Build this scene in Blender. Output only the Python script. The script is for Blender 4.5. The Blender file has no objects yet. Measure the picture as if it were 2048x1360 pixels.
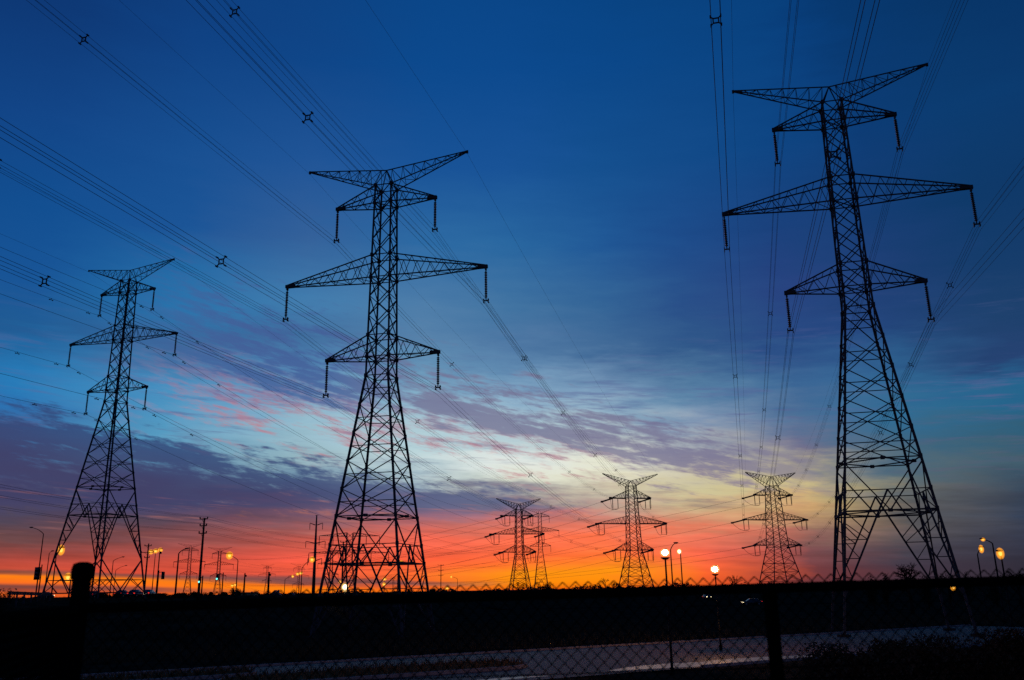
import bpy, bmesh, math, random
from mathutils import Vector, Matrix, Euler
R = math.radians
sin, cos = math.sin, math.cos
S = bpy.context.scene
COL = S.collection
random.seed(7)

# ------------------------------------------------------------------ camera
CZ = 4.2                                   # eye height over the low ground
FPX, PITCH, ROLL = 1755.88, R(15.8694), R(-0.9209)
fw = Vector((0, cos(PITCH), sin(PITCH))); up0 = Vector((0, -sin(PITCH), cos(PITCH))); ri0 = Vector((1, 0, 0))
cr, sr = cos(ROLL), sin(ROLL)
cx = ri0*cr + up0*sr; cy = up0*cr - ri0*sr
cam = bpy.data.cameras.new('camera'); camo = bpy.data.objects.new('camera', cam); COL.objects.link(camo)
M = Matrix.Identity(4)
for i in range(3):
    M[i][0], M[i][1], M[i][2] = cx[i], cy[i], -fw[i]
M.translation = Vector((0, 0, CZ)); camo.matrix_world = M
cam.sensor_width = 36; cam.lens = FPX/2048*36; cam.clip_start = .1; cam.clip_end = 20000
cam.dof.use_dof = True; cam.dof.focus_distance = 115; cam.dof.aperture_fstop = 3.0
S.camera = camo

def at(px, py, Y):
    """world point seen at photo pixel (px, py) at depth Y in front of the camera"""
    x, y = px-1024, py-680
    a = cr*x + sr*y; b = -sr*x + cr*y
    v = fw*FPX + ri0*a - up0*b
    return Vector((0, 0, CZ)) + v*(Y/v.y)

# ------------------------------------------------------------------ sky
S.view_settings.view_transform = 'Standard'; S.view_settings.look = 'None'
S.view_settings.exposure = 0; S.view_settings.gamma = 1
S.cycles.use_denoising = False
S.cycles.sample_clamp_indirect = 4
S.cycles.max_bounces = 5
W = bpy.data.worlds.new('World'); S.world = W; W.use_nodes = True
nt = W.node_tree; nt.nodes.clear()
def N(t, **k):
    n = nt.nodes.new(t)
    for a, v in k.items(): setattr(n, a, v)
    return n
def L(a, b): nt.links.new(a, b)
def mth(op, a, b=None, c=None, clamp=False):
    n = N('ShaderNodeMath', operation=op, use_clamp=clamp)
    for i, v in enumerate((a, b, c)):
        if v is None: continue
        if isinstance(v, (int, float)): n.inputs[i].default_value = v
        else: L(v, n.inputs[i])
    return n.outputs[0]
def s2l(c):
    c /= 255.
    return c/12.92 if c <= .04045 else ((c+.055)/1.055)**2.4
SUN_AZ, SUN_EL = R(7.5), R(-1.5)
tc = N('ShaderNodeTexCoord'); sep = N('ShaderNodeSeparateXYZ'); L(tc.outputs['Generated'], sep.inputs[0])
DEG = 180/math.pi
az0 = mth('MULTIPLY', mth('ARCTAN2', sep.outputs[0], sep.outputs[1]), DEG)
el0 = mth('MULTIPLY', mth('ARCSINE', sep.outputs[2]), DEG)
def cloud_noise(sa, se, scale, detail, off, shear=0., rough=.6):
    cv = N('ShaderNodeCombineXYZ')
    L(mth('MULTIPLY', az0, sa), cv.inputs[0]); L(mth('MULTIPLY', mth('MULTIPLY_ADD', az0, shear, el0), se), cv.inputs[1]); cv.inputs[2].default_value = off
    n = N('ShaderNodeTexNoise'); n.inputs['Scale'].default_value = scale; n.inputs['Detail'].default_value = detail
    n.inputs['Roughness'].default_value = rough
    L(cv.outputs[0], n.inputs['Vector']); return n.outputs['Fac']
n1 = cloud_noise(.16, .85, 1., 7, 3.1, .05)
n2 = cloud_noise(.30, 1.9, 1., 6, 11.7, .05)
# height dependent strength of the wind-torn displacement (degrees)
amp = N('ShaderNodeValToRGB'); L(mth('DIVIDE', el0, 40), amp.inputs[0])
ea = amp.color_ramp.elements
ea[0].position = 0; ea[0].color = (.0, .0, .0, 1); ea[1].position = 1; ea[1].color = (.25,)*3+(1,)
for p, v in ((1/40, .06), (2/40, .16), (3.2/40, .6), (6/40, 1.), (14/40, 1.), (20/40, .5)):
    e = ea.new(p); e.color = (v, v, v, 1)
disp = mth('ADD', mth('MULTIPLY', mth('SUBTRACT', n1, .5), 3.2), mth('MULTIPLY', mth('SUBTRACT', n2, .5), 1.9))
el1 = mth('ADD', el0, mth('MULTIPLY', disp, amp.outputs[0]))
az1 = mth('ADD', az0, mth('MULTIPLY', mth('SUBTRACT', n1, .5), 6))
def sstep_(x, a, b):
    t = max(0, min(1, (x-a)/(b-a))); return t*t*(3-2*t)
def band(v, lo, hi):
    n = N('ShaderNodeMapRange', interpolation_type='SMOOTHSTEP'); L(v, n.inputs[0])
    n.inputs[1].default_value = lo; n.inputs[2].default_value = hi; return n.outputs[0]
SKY = {
-30: [(0,150,60,40),(.26,225,100,38),(.45,112,64,58),(.7,125,68,60),(.85,255,112,34),(1.17,255,130,20),(1.3,150,78,58),(1.42,132,74,60),(1.56,196,76,56),(2,176,72,60),(3,106,70,72),(4.5,78,68,84),(6,76,72,104),(7.6,60,80,126),(9,54,104,158),(10.4,42,112,176),(12,38,124,186),(15,34,98,162),(18,24,90,164),(22,17,84,158),(27,18,74,148),(33,13,60,128)],
-22: [(0,230,85,30),(.14,225,88,36),(.28,150,76,64),(.42,155,76,62),(.56,255,116,30),(.9,255,130,18),(1.02,190,92,55),(1.12,130,78,72),(1.28,224,80,58),(2,192,76,62),(3,130,71,72),(4.5,88,70,83),(5.6,72,72,106),(6.8,72,98,136),(8,84,138,174),(9.4,84,154,192),(12,72,145,194),(15,62,110,168),(17,42,124,188),(19,40,116,182),(22,28,90,164),(27,24,84,158),(33,15,70,143)],
-14: [(0,255,116,12),(.26,255,134,15),(.44,240,112,30),(.56,126,76,74),(.92,134,76,74),(1.06,226,86,64),(1.6,252,94,66),(2,240,90,70),(3,192,86,75),(4.3,138,88,92),(5,164,104,102),(5.8,92,98,128),(7,112,146,170),(8.2,142,176,188),(10.2,150,188,205),(12,120,166,200),(14,86,138,190),(16,68,114,170),(18,74,134,190),(22,58,104,168),(27,34,90,164),(33,14,74,148)],
-6: [(0,252,108,18),(.28,238,98,42),(.40,146,86,78),(.54,160,82,68),(.66,244,104,42),(1,250,106,48),(2,255,96,62),(3,244,106,84),(4.3,192,106,100),(5.2,116,104,132),(6.2,98,106,142),(7,160,184,195),(8,200,218,220),(9.2,182,210,216),(10.4,170,200,212),(12,140,182,206),(14,112,156,196),(16,98,140,186),(18,88,134,184),(22,50,114,178),(27,25,88,164),(33,10,78,154)],
0: [(0,235,85,12),(.4,255,140,12),(1,255,148,18),(1.6,255,112,45),(2,255,106,60),(3,252,112,80),(4.3,222,118,100),(5.3,152,122,132),(6,150,148,154),(6.9,216,222,206),(8,228,234,228),(9,184,206,212),(10.4,168,195,208),(12,138,174,202),(14,104,144,188),(16,88,128,178),(18,74,124,176),(22,45,110,174),(27,25,88,164),(33,10,78,154)],
6: [(0,228,80,12),(.5,255,142,12),(1.1,255,148,20),(2,255,116,50),(3,255,116,76),(4.3,208,130,114),(5.4,188,166,152),(6.2,206,196,170),(7.2,232,230,204),(8.2,222,226,212),(9.4,186,198,198),(11,148,178,198),(12.4,122,154,188),(15,74,114,165),(18,58,108,164),(22,35,95,164),(27,20,85,156),(33,8,76,150)],
12: [(0,200,64,26),(.8,250,100,46),(2,246,102,76),(3,232,116,90),(4.4,206,156,120),(6,206,196,152),(7.2,200,192,168),(8.5,168,172,176),(10,128,150,178),(12,90,132,168),(15,52,93,149),(18,44,84,148),(22,30,80,150),(27,18,80,150),(33,8,74,145)],
18: [(0,104,46,50),(1,114,60,64),(2,124,76,80),(3,142,104,94),(4.4,206,164,112),(6,204,186,134),(7,166,158,140),(8,112,110,138),(10,80,112,150),(12,58,102,150),(15,42,78,142),(18,42,70,138),(22,26,68,134),(27,12,74,143),(33,7,71,140)],
20.8: [(0,88,46,54),(1,92,56,64),(2,104,74,80),(3,132,104,92),(4.3,160,136,104),(5.1,172,154,112),(6,160,154,124),(8,84,108,134),(10,62,108,148),(12,54,102,150),(15,40,76,140),(18,38,70,134),(22,24,67,131),(27,11,70,137),(33,6,66,134)],
24: [(0,64,46,56),(1,62,54,68),(2,68,66,78),(3,84,82,86),(4.3,84,86,90),(5.1,98,102,102),(6,88,106,114),(8,60,100,126),(10,46,106,146),(12,46,100,146),(15,36,72,132),(18,32,66,127),(22,20,64,125),(27,9,63,127),(33,5,60,122)],
30: [(0,36,36,48),(1,40,42,56),(2,42,50,70),(3,44,56,78),(4.5,46,62,84),(6,54,78,98),(6.8,64,92,108),(8,46,92,118),(9.8,34,100,138),(11,34,96,140),(12.4,36,66,116),(15,30,68,118),(18,19,63,116),(22,11,60,114),(27,8,63,122),(33,5,56,113)],
60: [(0,34,34,46),(6,36,50,78),(15,20,55,105),(33,4,44,98)],
-60: [(0,70,45,50),(4,70,60,85),(10,36,80,140),(20,14,66,138),(33,8,50,112)],
}
back = [(0,44,50,68),(8,36,58,96),(33,10,56,112)]
def ramp(stops, st=None):
    n = N('ShaderNodeValToRGB'); 
    e1 = el1
    if st is not None and st < 0:      # the low streaks sink slightly to the right
        e1 = mth('ADD', el1, mth('MULTIPLY', mth('MULTIPLY', mth('SUBTRACT', az0, st), .045), lowm))
    L(mth('SQRT', mth('DIVIDE', mth('MAXIMUM', e1, 0), 40)), n.inputs[0])     # finer steps near the horizon
    e = n.color_ramp.elements
    stops = stops + [(40, max(2, stops[-1][1]-3), max(20, stops[-1][2]-6), max(50, stops[-1][3]-10))]
    e[0].position = 0; e[1].position = 1
    for i, (p, r, g, b) in enumerate(stops):
        x = e[0] if i == 0 else (e[len(e)-1] if i == len(stops)-1 else e.new((p/40)**.5))
        k = sstep_(p, 11, 15); x.color = (s2l(r*(1-.12*k)), s2l(g*(1-.07*k)), s2l(b*(1-.085*k)), 1)
    return n.outputs[0]
def mix(f, a, b):
    n = N('ShaderNodeMix', data_type='RGBA'); n.clamp_factor = True
    if isinstance(f, (int, float)): n.inputs[0].default_value = f
    else: L(f, n.inputs[0])
    for s, v in ((6, a), (7, b)):
        if isinstance(v, tuple): n.inputs[s].default_value = v
        else: L(v, n.inputs[s])
    return n.outputs[2]
lowm = mth('MULTIPLY', band(el0, 3.2, 1.6), band(az0, 2., -6.))
stations = sorted(SKY); bk = ramp(back)
sky = mix(mth('DIVIDE', mth('ADD', az1, 110), 50, clamp=True), bk, ramp(SKY[stations[0]], stations[0]))
for a, b in zip(stations, stations[1:]):
    sky = mix(mth('DIVIDE', mth('SUBTRACT', az1, a), b-a, clamp=True), sky, ramp(SKY[b], b))
sky = mix(mth('DIVIDE', mth('SUBTRACT', az1, 60), 50, clamp=True), sky, bk)
# thin wind-combed cloud streaks, lit rosy low down and slate blue higher up
n3 = cloud_noise(.22, 2.6, 1., 8, 23.3, .06, .62)
n4 = cloud_noise(.07, .30, 1., 3, 41., .05)
cl = mth('MULTIPLY', band(n3, .50, .70), band(n4, .36, .60))
win = mth('MULTIPLY', band(el0, 3.2, 6.), band(el0, 18., 11.))
warm = mix(band(el0, 5., 12.), (s2l(96), s2l(86), s2l(112), 1), (s2l(88), s2l(98), s2l(150), 1))
sky = mix(mth('MULTIPLY', mth('MULTIPLY', cl, win), .62), sky, warm)
# torn altocumulus belt sinking from upper left to lower right: slate tops, rose lit undersides
elc = mth('SUBTRACT', el0, mth('MULTIPLY_ADD', az0, -.21, 10.5))
hw = mth('MAXIMUM', mth('MULTIPLY_ADD', az0, -.06, 2.3), 1.25)
inside = mth('SUBTRACT', 1., mth('DIVIDE', mth('ABSOLUTE', elc), hw))
n6 = cloud_noise(.24, 1.75, 1., 10, 71.4, .21, .66)
n7 = cloud_noise(.9, 3.2, 1., 6, 15.2, .21, .6)
cov = mth('ADD', mth('ADD', mth('MULTIPLY', n6, 1.15), mth('MULTIPLY', n7, .5)), mth('MULTIPLY', mth('MAXIMUM', inside, -1.6), .17))
edge = mth('MULTIPLY', band(az0, -27., -17.), band(az0, 24., 13.))
cm = mth('MULTIPLY', mth('MULTIPLY', band(cov, .765, 1.03), mth('MULTIPLY', edge, band(inside, -1.3, -.5))), .82)
under = band(mth('ADD', mth('DIVIDE', elc, hw), mth('MULTIPLY', mth('SUBTRACT', n6, .5), 3.)), -.05, -.95)
topc = mix(band(az0, -13., -5.), (s2l(66), s2l(92), s2l(150), 1), (s2l(116), s2l(112), s2l(146), 1))
rose = mix(band(az0, 2., 9.), (s2l(192), s2l(122), s2l(134), 1), (s2l(132), s2l(116), s2l(146), 1))
sky = mix(cm, sky, mix(under, topc, rose))
# low slate bank with a ragged upper edge at the left, thinning out towards the centre
topd = mth('SUBTRACT', mth('MULTIPLY_ADD', az0, -.155, 6.3), el0)
n8 = cloud_noise(.20, 1.5, 1., 10, 93.7, .12, .66)
cov2 = mth('ADD', mth('ADD', mth('MULTIPLY', n8, 1.1), mth('MULTIPLY', n7, .5)), mth('MULTIPLY', mth('MINIMUM', mth('MAXIMUM', topd, -2.), 1.6), .17))
cm2 = mth('MULTIPLY', mth('MULTIPLY', band(cov2, .83, 1.05), band(az0, 11., -1.)), mth('MULTIPLY', band(el0, 3.6, 5.6), .88))
slate = mix(band(topd, .2, 3.6), (s2l(48), s2l(72), s2l(122), 1), (s2l(62), s2l(62), s2l(102), 1))
slate = mix(band(az0, -16., -3.), slate, (s2l(88), s2l(98), s2l(134), 1))
sky = mix(cm2, sky, slate)
# thin peach wisps under the bank
n9 = cloud_noise(.13, 2.7, 1., 7, 131., .06, .58)
wp = mth('MULTIPLY', mth('MULTIPLY', band(n9, .55, .72), band(az0, 4., -6.)), mth('MULTIPLY', band(el0, 2.6, 3.6), band(el0, 6.6, 5.2)))
sky = mix(mth('MULTIPLY', wp, .6), sky, (s2l(186), s2l(116), s2l(106), 1))
# faint dark and bright horizontal wisps in the glow above the horizon
n5 = cloud_noise(.16, 2.2, 1., 6, 57., .04, .6)
low = mth('MULTIPLY', band(el0, .5, 1.6), band(el0, 6.5, 3.5))
gain = mth('ADD', 1., mth('MULTIPLY', mth('MULTIPLY', mth('SUBTRACT', n5, .5), 1.0), low))
vm = N('ShaderNodeVectorMath', operation='SCALE'); L(sky, vm.inputs[0]); L(gain, vm.inputs['Scale'])
# the physical twilight sky gives the faint blue wash over everything
nish = N('ShaderNodeTexSky'); nish.sky_type = 'NISHITA'; nish.sun_disc = False
nish.sun_elevation = SUN_EL; nish.sun_rotation = SUN_AZ
vs = N('ShaderNodeVectorMath', operation='SCALE'); L(nish.outputs[0], vs.inputs[0]); vs.inputs['Scale'].default_value = .006
va = N('ShaderNodeVectorMath', operation='ADD'); L(vm.outputs[0], va.inputs[0]); L(vs.outputs[0], va.inputs[1])
bg = N('ShaderNodeBackground'); bg.inputs[1].default_value = 1.; L(va.outputs[0], bg.inputs[0])
wo = N('ShaderNodeOutputWorld'); L(bg.outputs[0], wo.inputs[0])

# the sun has just set behind the towers: only a breath of direct light is left
sl = bpy.data.lights.new('sun', 'SUN'); sl.energy = .02; sl.angle = R(3); sl.color = (1, .55, .3)
so = bpy.data.objects.new('sun', sl); COL.objects.link(so); so.rotation_euler = (R(89.2), 0, -SUN_AZ+math.pi)

# ------------------------------------------------------------------ materials
def material(name, c, rough=.7, metal=0., var=.25, scale=3., bump=0., spec=.3):
    m = bpy.data.materials.new(name); m.use_nodes = True
    t = m.node_tree; b = t.nodes['Principled BSDF']
    b.inputs['Roughness'].default_value = rough; b.inputs['Metallic'].default_value = metal
    b.inputs['Specular IOR Level'].default_value = spec
    tc_ = t.nodes.new('ShaderNodeTexCoord'); n = t.nodes.new('ShaderNodeTexNoise')
    n.inputs['Scale'].default_value = scale; n.inputs['Detail'].default_value = 5
    t.links.new(tc_.outputs['Object'], n.inputs['Vector'])
    r = t.nodes.new('ShaderNodeValToRGB'); t.links.new(n.outputs['Fac'], r.inputs[0])
    r.color_ramp.elements[0].position = .3; r.color_ramp.elements[1].position = .7
    r.color_ramp.elements[0].color = tuple(x*(1-var) for x in c)+(1,)
    r.color_ramp.elements[1].color = tuple(min(1, x*(1+var)) for x in c)+(1,)
    t.links.new(r.outputs[0], b.inputs['Base Color'])
    if bump:
        bp = t.nodes.new('ShaderNodeBump'); bp.inputs['Strength'].default_value = bump
        t.links.new(n.outputs['Fac'], bp.inputs['Height']); t.links.new(bp.outputs[0], b.inputs['Normal'])
    return m
def emitter(name, c, s):
    m = bpy.data.materials.new(name); m.use_nodes = True; t = m.node_tree; t.nodes.clear()
    e = t.nodes.new('ShaderNodeEmission'); e.inputs[0].default_value = c+(1,); e.inputs[1].default_value = s
    o = t.nodes.new('ShaderNodeOutputMaterial'); t.links.new(e.outputs[0], o.inputs[0]); return m
def glow_shell(name, c, s, op):  # half transparent emission that imitates the bloom around a lit bulb
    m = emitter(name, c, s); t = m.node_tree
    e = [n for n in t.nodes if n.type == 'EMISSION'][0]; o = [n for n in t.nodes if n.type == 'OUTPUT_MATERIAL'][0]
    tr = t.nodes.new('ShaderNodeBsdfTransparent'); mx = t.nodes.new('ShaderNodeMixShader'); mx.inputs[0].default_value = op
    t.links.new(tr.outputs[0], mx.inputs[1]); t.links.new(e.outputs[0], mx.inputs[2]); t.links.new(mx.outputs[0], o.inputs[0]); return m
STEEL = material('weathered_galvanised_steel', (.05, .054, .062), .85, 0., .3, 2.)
GLASSY = material('glazed_brown_porcelain', (.05, .035, .03), .35, 0., .2, 6.)
CABLE = material('stranded_aluminium_cable', (.05, .05, .055), .7, 0., .2, 2.)
WOOD = material('creosoted_wood', (.05, .035, .025), .9, 0., .4, 4.)
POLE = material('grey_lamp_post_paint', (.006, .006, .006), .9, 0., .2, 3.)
FENCE = material('black_vinyl_coated_wire', (.004, .004, .004), .9, 0., .2, 8., 0, .0)
DIRT = material('dark_winter_field', (.034, .026, .017), 1., 0., .6, .35, .4, 0.)
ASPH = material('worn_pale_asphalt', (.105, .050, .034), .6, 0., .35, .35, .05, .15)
ROADM = material('dark_road_asphalt', (.014, .014, .014), .95, 0., .25, .6, .1, .0)
FOOTC = material('mossy_concrete', (.05, .048, .042), .95, 0., .3, 2., 0, 0)
WATER = material('rain_puddle', (.010, .007, .005), .3, 0., .1, 3., .03, .3)
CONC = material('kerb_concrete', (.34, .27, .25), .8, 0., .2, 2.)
STRAW = material('dry_straw_grass', (.20, .115, .055), 1., 0., .45, 5., 0, .0)
BLADE = material('dark_winter_grass', (.07, .055, .032), 1., 0., .5, 4., 0, .0)
LEAF = material('dark_evergreen_foliage', (.026, .026, .017), 1., 0., .5, 3., 0, 0.)
TWIG = material('bare_twig_bark', (.03, .022, .018), 1., 0., .4, 6., 0, 0.)
RUST = material('reddish_dry_shrub', (.15, .06, .03), 1., 0., .5, 3., 0, 0.)
RUBBER = material('tyre_rubber', (.015, .015, .015), .9)
CARP = material('dark_car_paint', (.02, .022, .03), .3, 0., .1, 2., 0, .5)
CARG = material('tinted_car_glass', (.012, .014, .016), .1, 0., .1, 2., 0, .6)
RIMM = material('alloy_rim', (.25, .25, .26), .4, .8)
SIDING = material('pale_house_siding', (.30, .28, .25), .8, 0., .15, 1.)
ROOFM = material('slate_blue_roof_shingle', (.06, .07, .09), .9, 0., .3, 3.)
TANW = material('tan_stucco_wall', (.34, .27, .15), .9, 0., .2, 1.)
SIGNY = material('dark_signal_casing', (.02, .02, .02), .6)
LAMP_HOT = emitter('white_hot_lamp', (1, .86, .55), 7.); LAMP_LOT = emitter('lot_lamp_filament', (1, .46, .14), 800.)
LAMP_OR = emitter('sodium_lamp', (1, .66, .15), 2.3)
GLOW_HOT = glow_shell('warm_lamp_bloom', (1, .62, .18), 1.6, .2)
GLOW_OR = glow_shell('amber_lamp_bloom', (1, .36, .02), 1.35, .27)
GREEN = emitter('green_signal_lens', (.15, .95, .75), 2.2)
RED = emitter('tail_light_red', (1, .03, .02), 1.6)
HEAD = emitter('head_light_beam', (1, .8, .45), 5.)

# ------------------------------------------------------------------ mesh helpers
class MB:
    def __init__(s): s.v = []; s.f = []
    def bar(s, a, b, w, w2=None, caps=False):
        a, b = Vector(a), Vector(b); d = b-a
        if d.length < 1e-6: return
        d.normalize(); r = Vector((0, 0, 1)) if abs(d.z) < .9 else Vector((1, 0, 0))
        u = d.cross(r).normalized(); n = d.cross(u); i = len(s.v)
        for p, q in ((a, w/2), (b, (w2 if w2 else w)/2)):
            for x, y in ((1, 1), (-1, 1), (-1, -1), (1, -1)): s.v.append(p+u*x*q+n*y*q)
        for k in range(4): s.f.append((i+k, i+(k+1) % 4, i+4+(k+1) % 4, i+4+k))
        if caps: s.f += [(i+3, i+2, i+1, i), (i+4, i+5, i+6, i+7)]
    def box(s, c, sx, sy, sz, M=None):
        i = len(s.v); c = Vector(c)
        for x in (-1, 1):
            for y in (-1, 1):
                for z in (-1, 1):
                    p = Vector((x*sx/2, y*sy/2, z*sz/2)); s.v.append(c+(M@p if M else p))
        for q in ((0, 1, 3, 2), (4, 6, 7, 5), (0, 4, 5, 1), (2, 3, 7, 6), (0, 2, 6, 4), (1, 5, 7, 3)): s.f.append(tuple(i+k for k in q))
    def tube(s, pts, r, n=6, caps=True):
        P = [Vector(p) for p in pts]; rs = r if isinstance(r, (list, tuple)) else [r]*len(P); i0 = len(s.v); u = None
        for k, p in enumerate(P):
            d = (P[min(k+1, len(P)-1)]-P[max(k-1, 0)]).normalized()
            if u is None:
                u = d.cross(Vector((0, 0, 1)) if abs(d.z) < .9 else Vector((1, 0, 0))).normalized()
            else: u = (u-d*u.dot(d)).normalized()
            w = d.cross(u)
            for j in range(n):
                t = 2*math.pi*j/n; s.v.append(p+(u*cos(t)+w*sin(t))*rs[k])
        for k in range(len(P)-1):
            for j in range(n):
                a = i0+k*n+j; b = i0+k*n+(j+1) % n; s.f.append((a, b, b+n, a+n))
        if caps:
            s.f.append(tuple(i0+j for j in reversed(range(n)))); s.f.append(tuple(i0+(len(P)-1)*n+j for j in range(n)))
    def ball(s, c, rx, ry, rz, nu=12, nv=8):
        c = Vector(c); i = len(s.v)
        s.v.append(c+Vector((0, 0, -rz)))
        for a in range(1, nv):
            t = -math.pi/2+math.pi*a/nv
            for b in range(nu):
                q = 2*math.pi*b/nu; s.v.append(c+Vector((rx*cos(t)*cos(q), ry*cos(t)*sin(q), rz*sin(t))))
        s.v.append(c+Vector((0, 0, rz))); e = len(s.v)-1
        for b in range(nu):
            s.f.append((i, i+1+(b+1) % nu, i+1+b)); s.f.append((e, e-nu+b, e-nu+(b+1) % nu))
        for a in range(nv-2):
            for b in range(nu):
                p = i+1+a*nu+b; q = i+1+a*nu+(b+1) % nu; s.f.append((p, q, q+nu, p+nu))
    def quad(s, a, b, c, d): i = len(s.v); s.v += [Vector(a), Vector(b), Vector(c), Vector(d)]; s.f.append((i, i+1, i+2, i+3))
    def tri(s, a, b, c): i = len(s.v); s.v += [Vector(a), Vector(b), Vector(c)]; s.f.append((i, i+1, i+2))
    def mesh(s, name, mat, smooth=False):
        me = bpy.data.meshes.new(name); me.from_pydata([tuple(p) for p in s.v], [], s.f); me.update()
        me.materials.append(mat)
        if smooth: me.polygons.foreach_set('use_smooth', [True]*len(me.polygons))
        return me
    def obj(s, name, mat, parent=None, smooth=False):
        o = bpy.data.objects.new(name, s.mesh(name, mat, smooth)); COL.objects.link(o)
        if parent: o.parent = parent
        return o
def tag(o, label=None, cat=None, group=None, kind=None):
    for k, v in (('label', label), ('category', cat), ('group', group), ('kind', kind)):
        if v: o[k] = v
    return o
def thing(name, label, cat, loc=(0, 0, 0), rz=0, group=None, scale=1):
    o = bpy.data.objects.new(name, None); COL.objects.link(o); o.empty_display_size = .5
    o.location = loc; o.rotation_euler = (0, 0, rz); o.scale = (scale,)*3
    return tag(o, label, cat, group)
def copy_tree(o, parent=None):
    c = o.copy(); COL.objects.link(c)
    if parent: c.parent = parent
    for ch in list(o.children): copy_tree(ch, c)
    return c
def lerp(a, b, t): return a+(b-a)*t
def sstep(x, a, b):
    t = max(0, min(1, (x-a)/(b-a))); return t*t*(3-2*t)

# ------------------------------------------------------------------ ground
def gz(x, y):
    base = 0.
    # terrace the camera and the fence stand on, falling away beyond the fence
    ter = 2.5*(1-sstep(y, 6.2, 15))
    fx = sstep(x, -28, 8); y0 = lerp(62, 235, fx)
    lvl = lerp(lerp(3.85, 3.0, sstep(x, -62, -38)), 2.3, sstep(x, -12, 15))
    if y > 225 and x < 8: lvl = lerp(lvl, 1.4, sstep(y, 225, 290))
    return max(ter, base + lvl*sstep(y, y0, y0+lerp(42, 130, fx)))
def grid(name, xs, ys, mat, dz=0., rough=0.):
    mb = MB(); rnd = random.Random(3)
    for y in ys:
        for x in xs: mb.v.append(Vector((x, y, gz(x, y)+dz+(rnd.uniform(-1, 1)*rough if y > 95 or abs(x) > 60 else 0))))
    n = len(xs)
    for j in range(len(ys)-1):
        for i in range(n-1): a = j*n+i; mb.f.append((a, a+1, a+1+n, a+n))
    return mb.obj(name, mat, smooth=True)
def steps(lims):
    o = []
    for a, b, d in lims:
        k = max(1, round((b-a)/d)); o += [a+(b-a)*i/k for i in range(k)]
    return o+[lims[-1][1]]
tag(grid('ground', steps([(-6000, -400, 700), (-400, -100, 20), (-100, 120, 4), (120, 400, 20), (400, 6000, 700)]),
     steps([(-300, 0, 60), (0, 20, 1), (20, 130, 4), (130, 400, 10), (400, 1000, 60), (1000, 9000, 800)]), DIRT, 0, .06), kind='structure')

# parking lot, its kerbs and planted islands (edge directions measured from the photo)
ux = Vector((.856, .517, 0)); uy = Vector((-.517, .856, 0)); P0 = Vector((-18, 54, 0))
def lot(a, b, z=0): return P0+ux*a+uy*b+Vector((0, 0, z))
mb = MB(); nA, nB = 44, 8
A0, A1, B0, B1 = -14, 74, -17.5, 0
for j in range(nB+1):
    for i in range(nA+1):
        p = lot(lerp(A0, A1, i/nA), lerp(B0, B1, j/nB)); mb.v.append(Vector((p.x, p.y, .02)))
for j in range(nB):
    for i in range(nA): a = j*(nA+1)+i; mb.f.append((a, a+1, a+2+nA, a+1+nA))
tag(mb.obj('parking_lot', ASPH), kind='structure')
def kerb(name, pts, w=.22, h=.14):
    mb = MB(); P = [Vector(p) for p in pts]
    for k, p in enumerate(P):
        d = (P[min(k+1, len(P)-1)]-P[max(k-1, 0)]); d.z = 0; d.normalize(); n = Vector((-d.y, d.x, 0))*w/2
        jit = Vector((0, 0, random.uniform(-.006, .006)))
        for q, z in ((-n, -.05), (-n*.86, h), (n*.86, h), (n, -.05)): mb.v.append(p+q+jit+Vector((0, 0, z)))
    for k in range(len(P)-1):
        for j in range(3): a = k*4+j; mb.f.append((a, a+1, a+5, a+4))
    mb.f += [(3, 2, 1, 0), tuple(len(mb.v)-4+j for j in range(4))]
    return tag(mb.obj(name, CONC), kind='structure')
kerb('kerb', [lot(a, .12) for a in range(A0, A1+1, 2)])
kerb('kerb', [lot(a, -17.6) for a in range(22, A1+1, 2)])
def puddle(a0, a1, bc, wmax, seed):
    r = random.Random(seed); mb = MB(); n = 26
    for i in range(n+1):
        t = i/n; a = lerp(a0, a1, t); e = wmax*max(.04, sin(math.pi*t))**.6
        for q in (-1, 1):
            p = lot(a, bc+q*e*r.uniform(.45, .6)+.25*sin(a*.7)); mb.v.append(Vector((p.x, p.y, .026)))
    for i in range(n): mb.f.append((2*i, 2*i+2, 2*i+3, 2*i+1))
    tag(mb.obj('puddle', WATER), kind='structure')
puddle(17, 33, -15.9, 2.6, 3); puddle(6, 13, -16.3, .9, 6)
def island(name, outline, h=.15):
    c = sum((Vector(p) for p in outline), Vector())/len(outline)
    mb = MB(); mb.v = [Vector((p[0], p[1], h)) for p in outline]; mb.f = [tuple(range(len(outline)))]
    o = tag(mb.obj(name, STRAW), kind='structure')
    kerb('kerb', list(outline)+[outline[0]], .2, .17)
    return o
def stadium(a0, a1, b0, b1):
    r = (b1-b0)/2; bm_ = (b0+b1)/2; o = []
    for k in range(9): t = -math.pi/2+math.pi*k/8; o.append(lot(a1-r+r*cos(t), bm_+r*sin(t)))
    for k in range(9): t = math.pi/2+math.pi*k/8; o.append(lot(a0+r+r*cos(t), bm_+r*sin(t)))
    return [(p.x, p.y, .02) for p in o]
isl = [stadium(-12, 1.5, -6.0, -3.4), stadium(-1.5, 15.5, -11.8, -7.2)]
for k in isl: island('grass_island', k)
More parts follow.
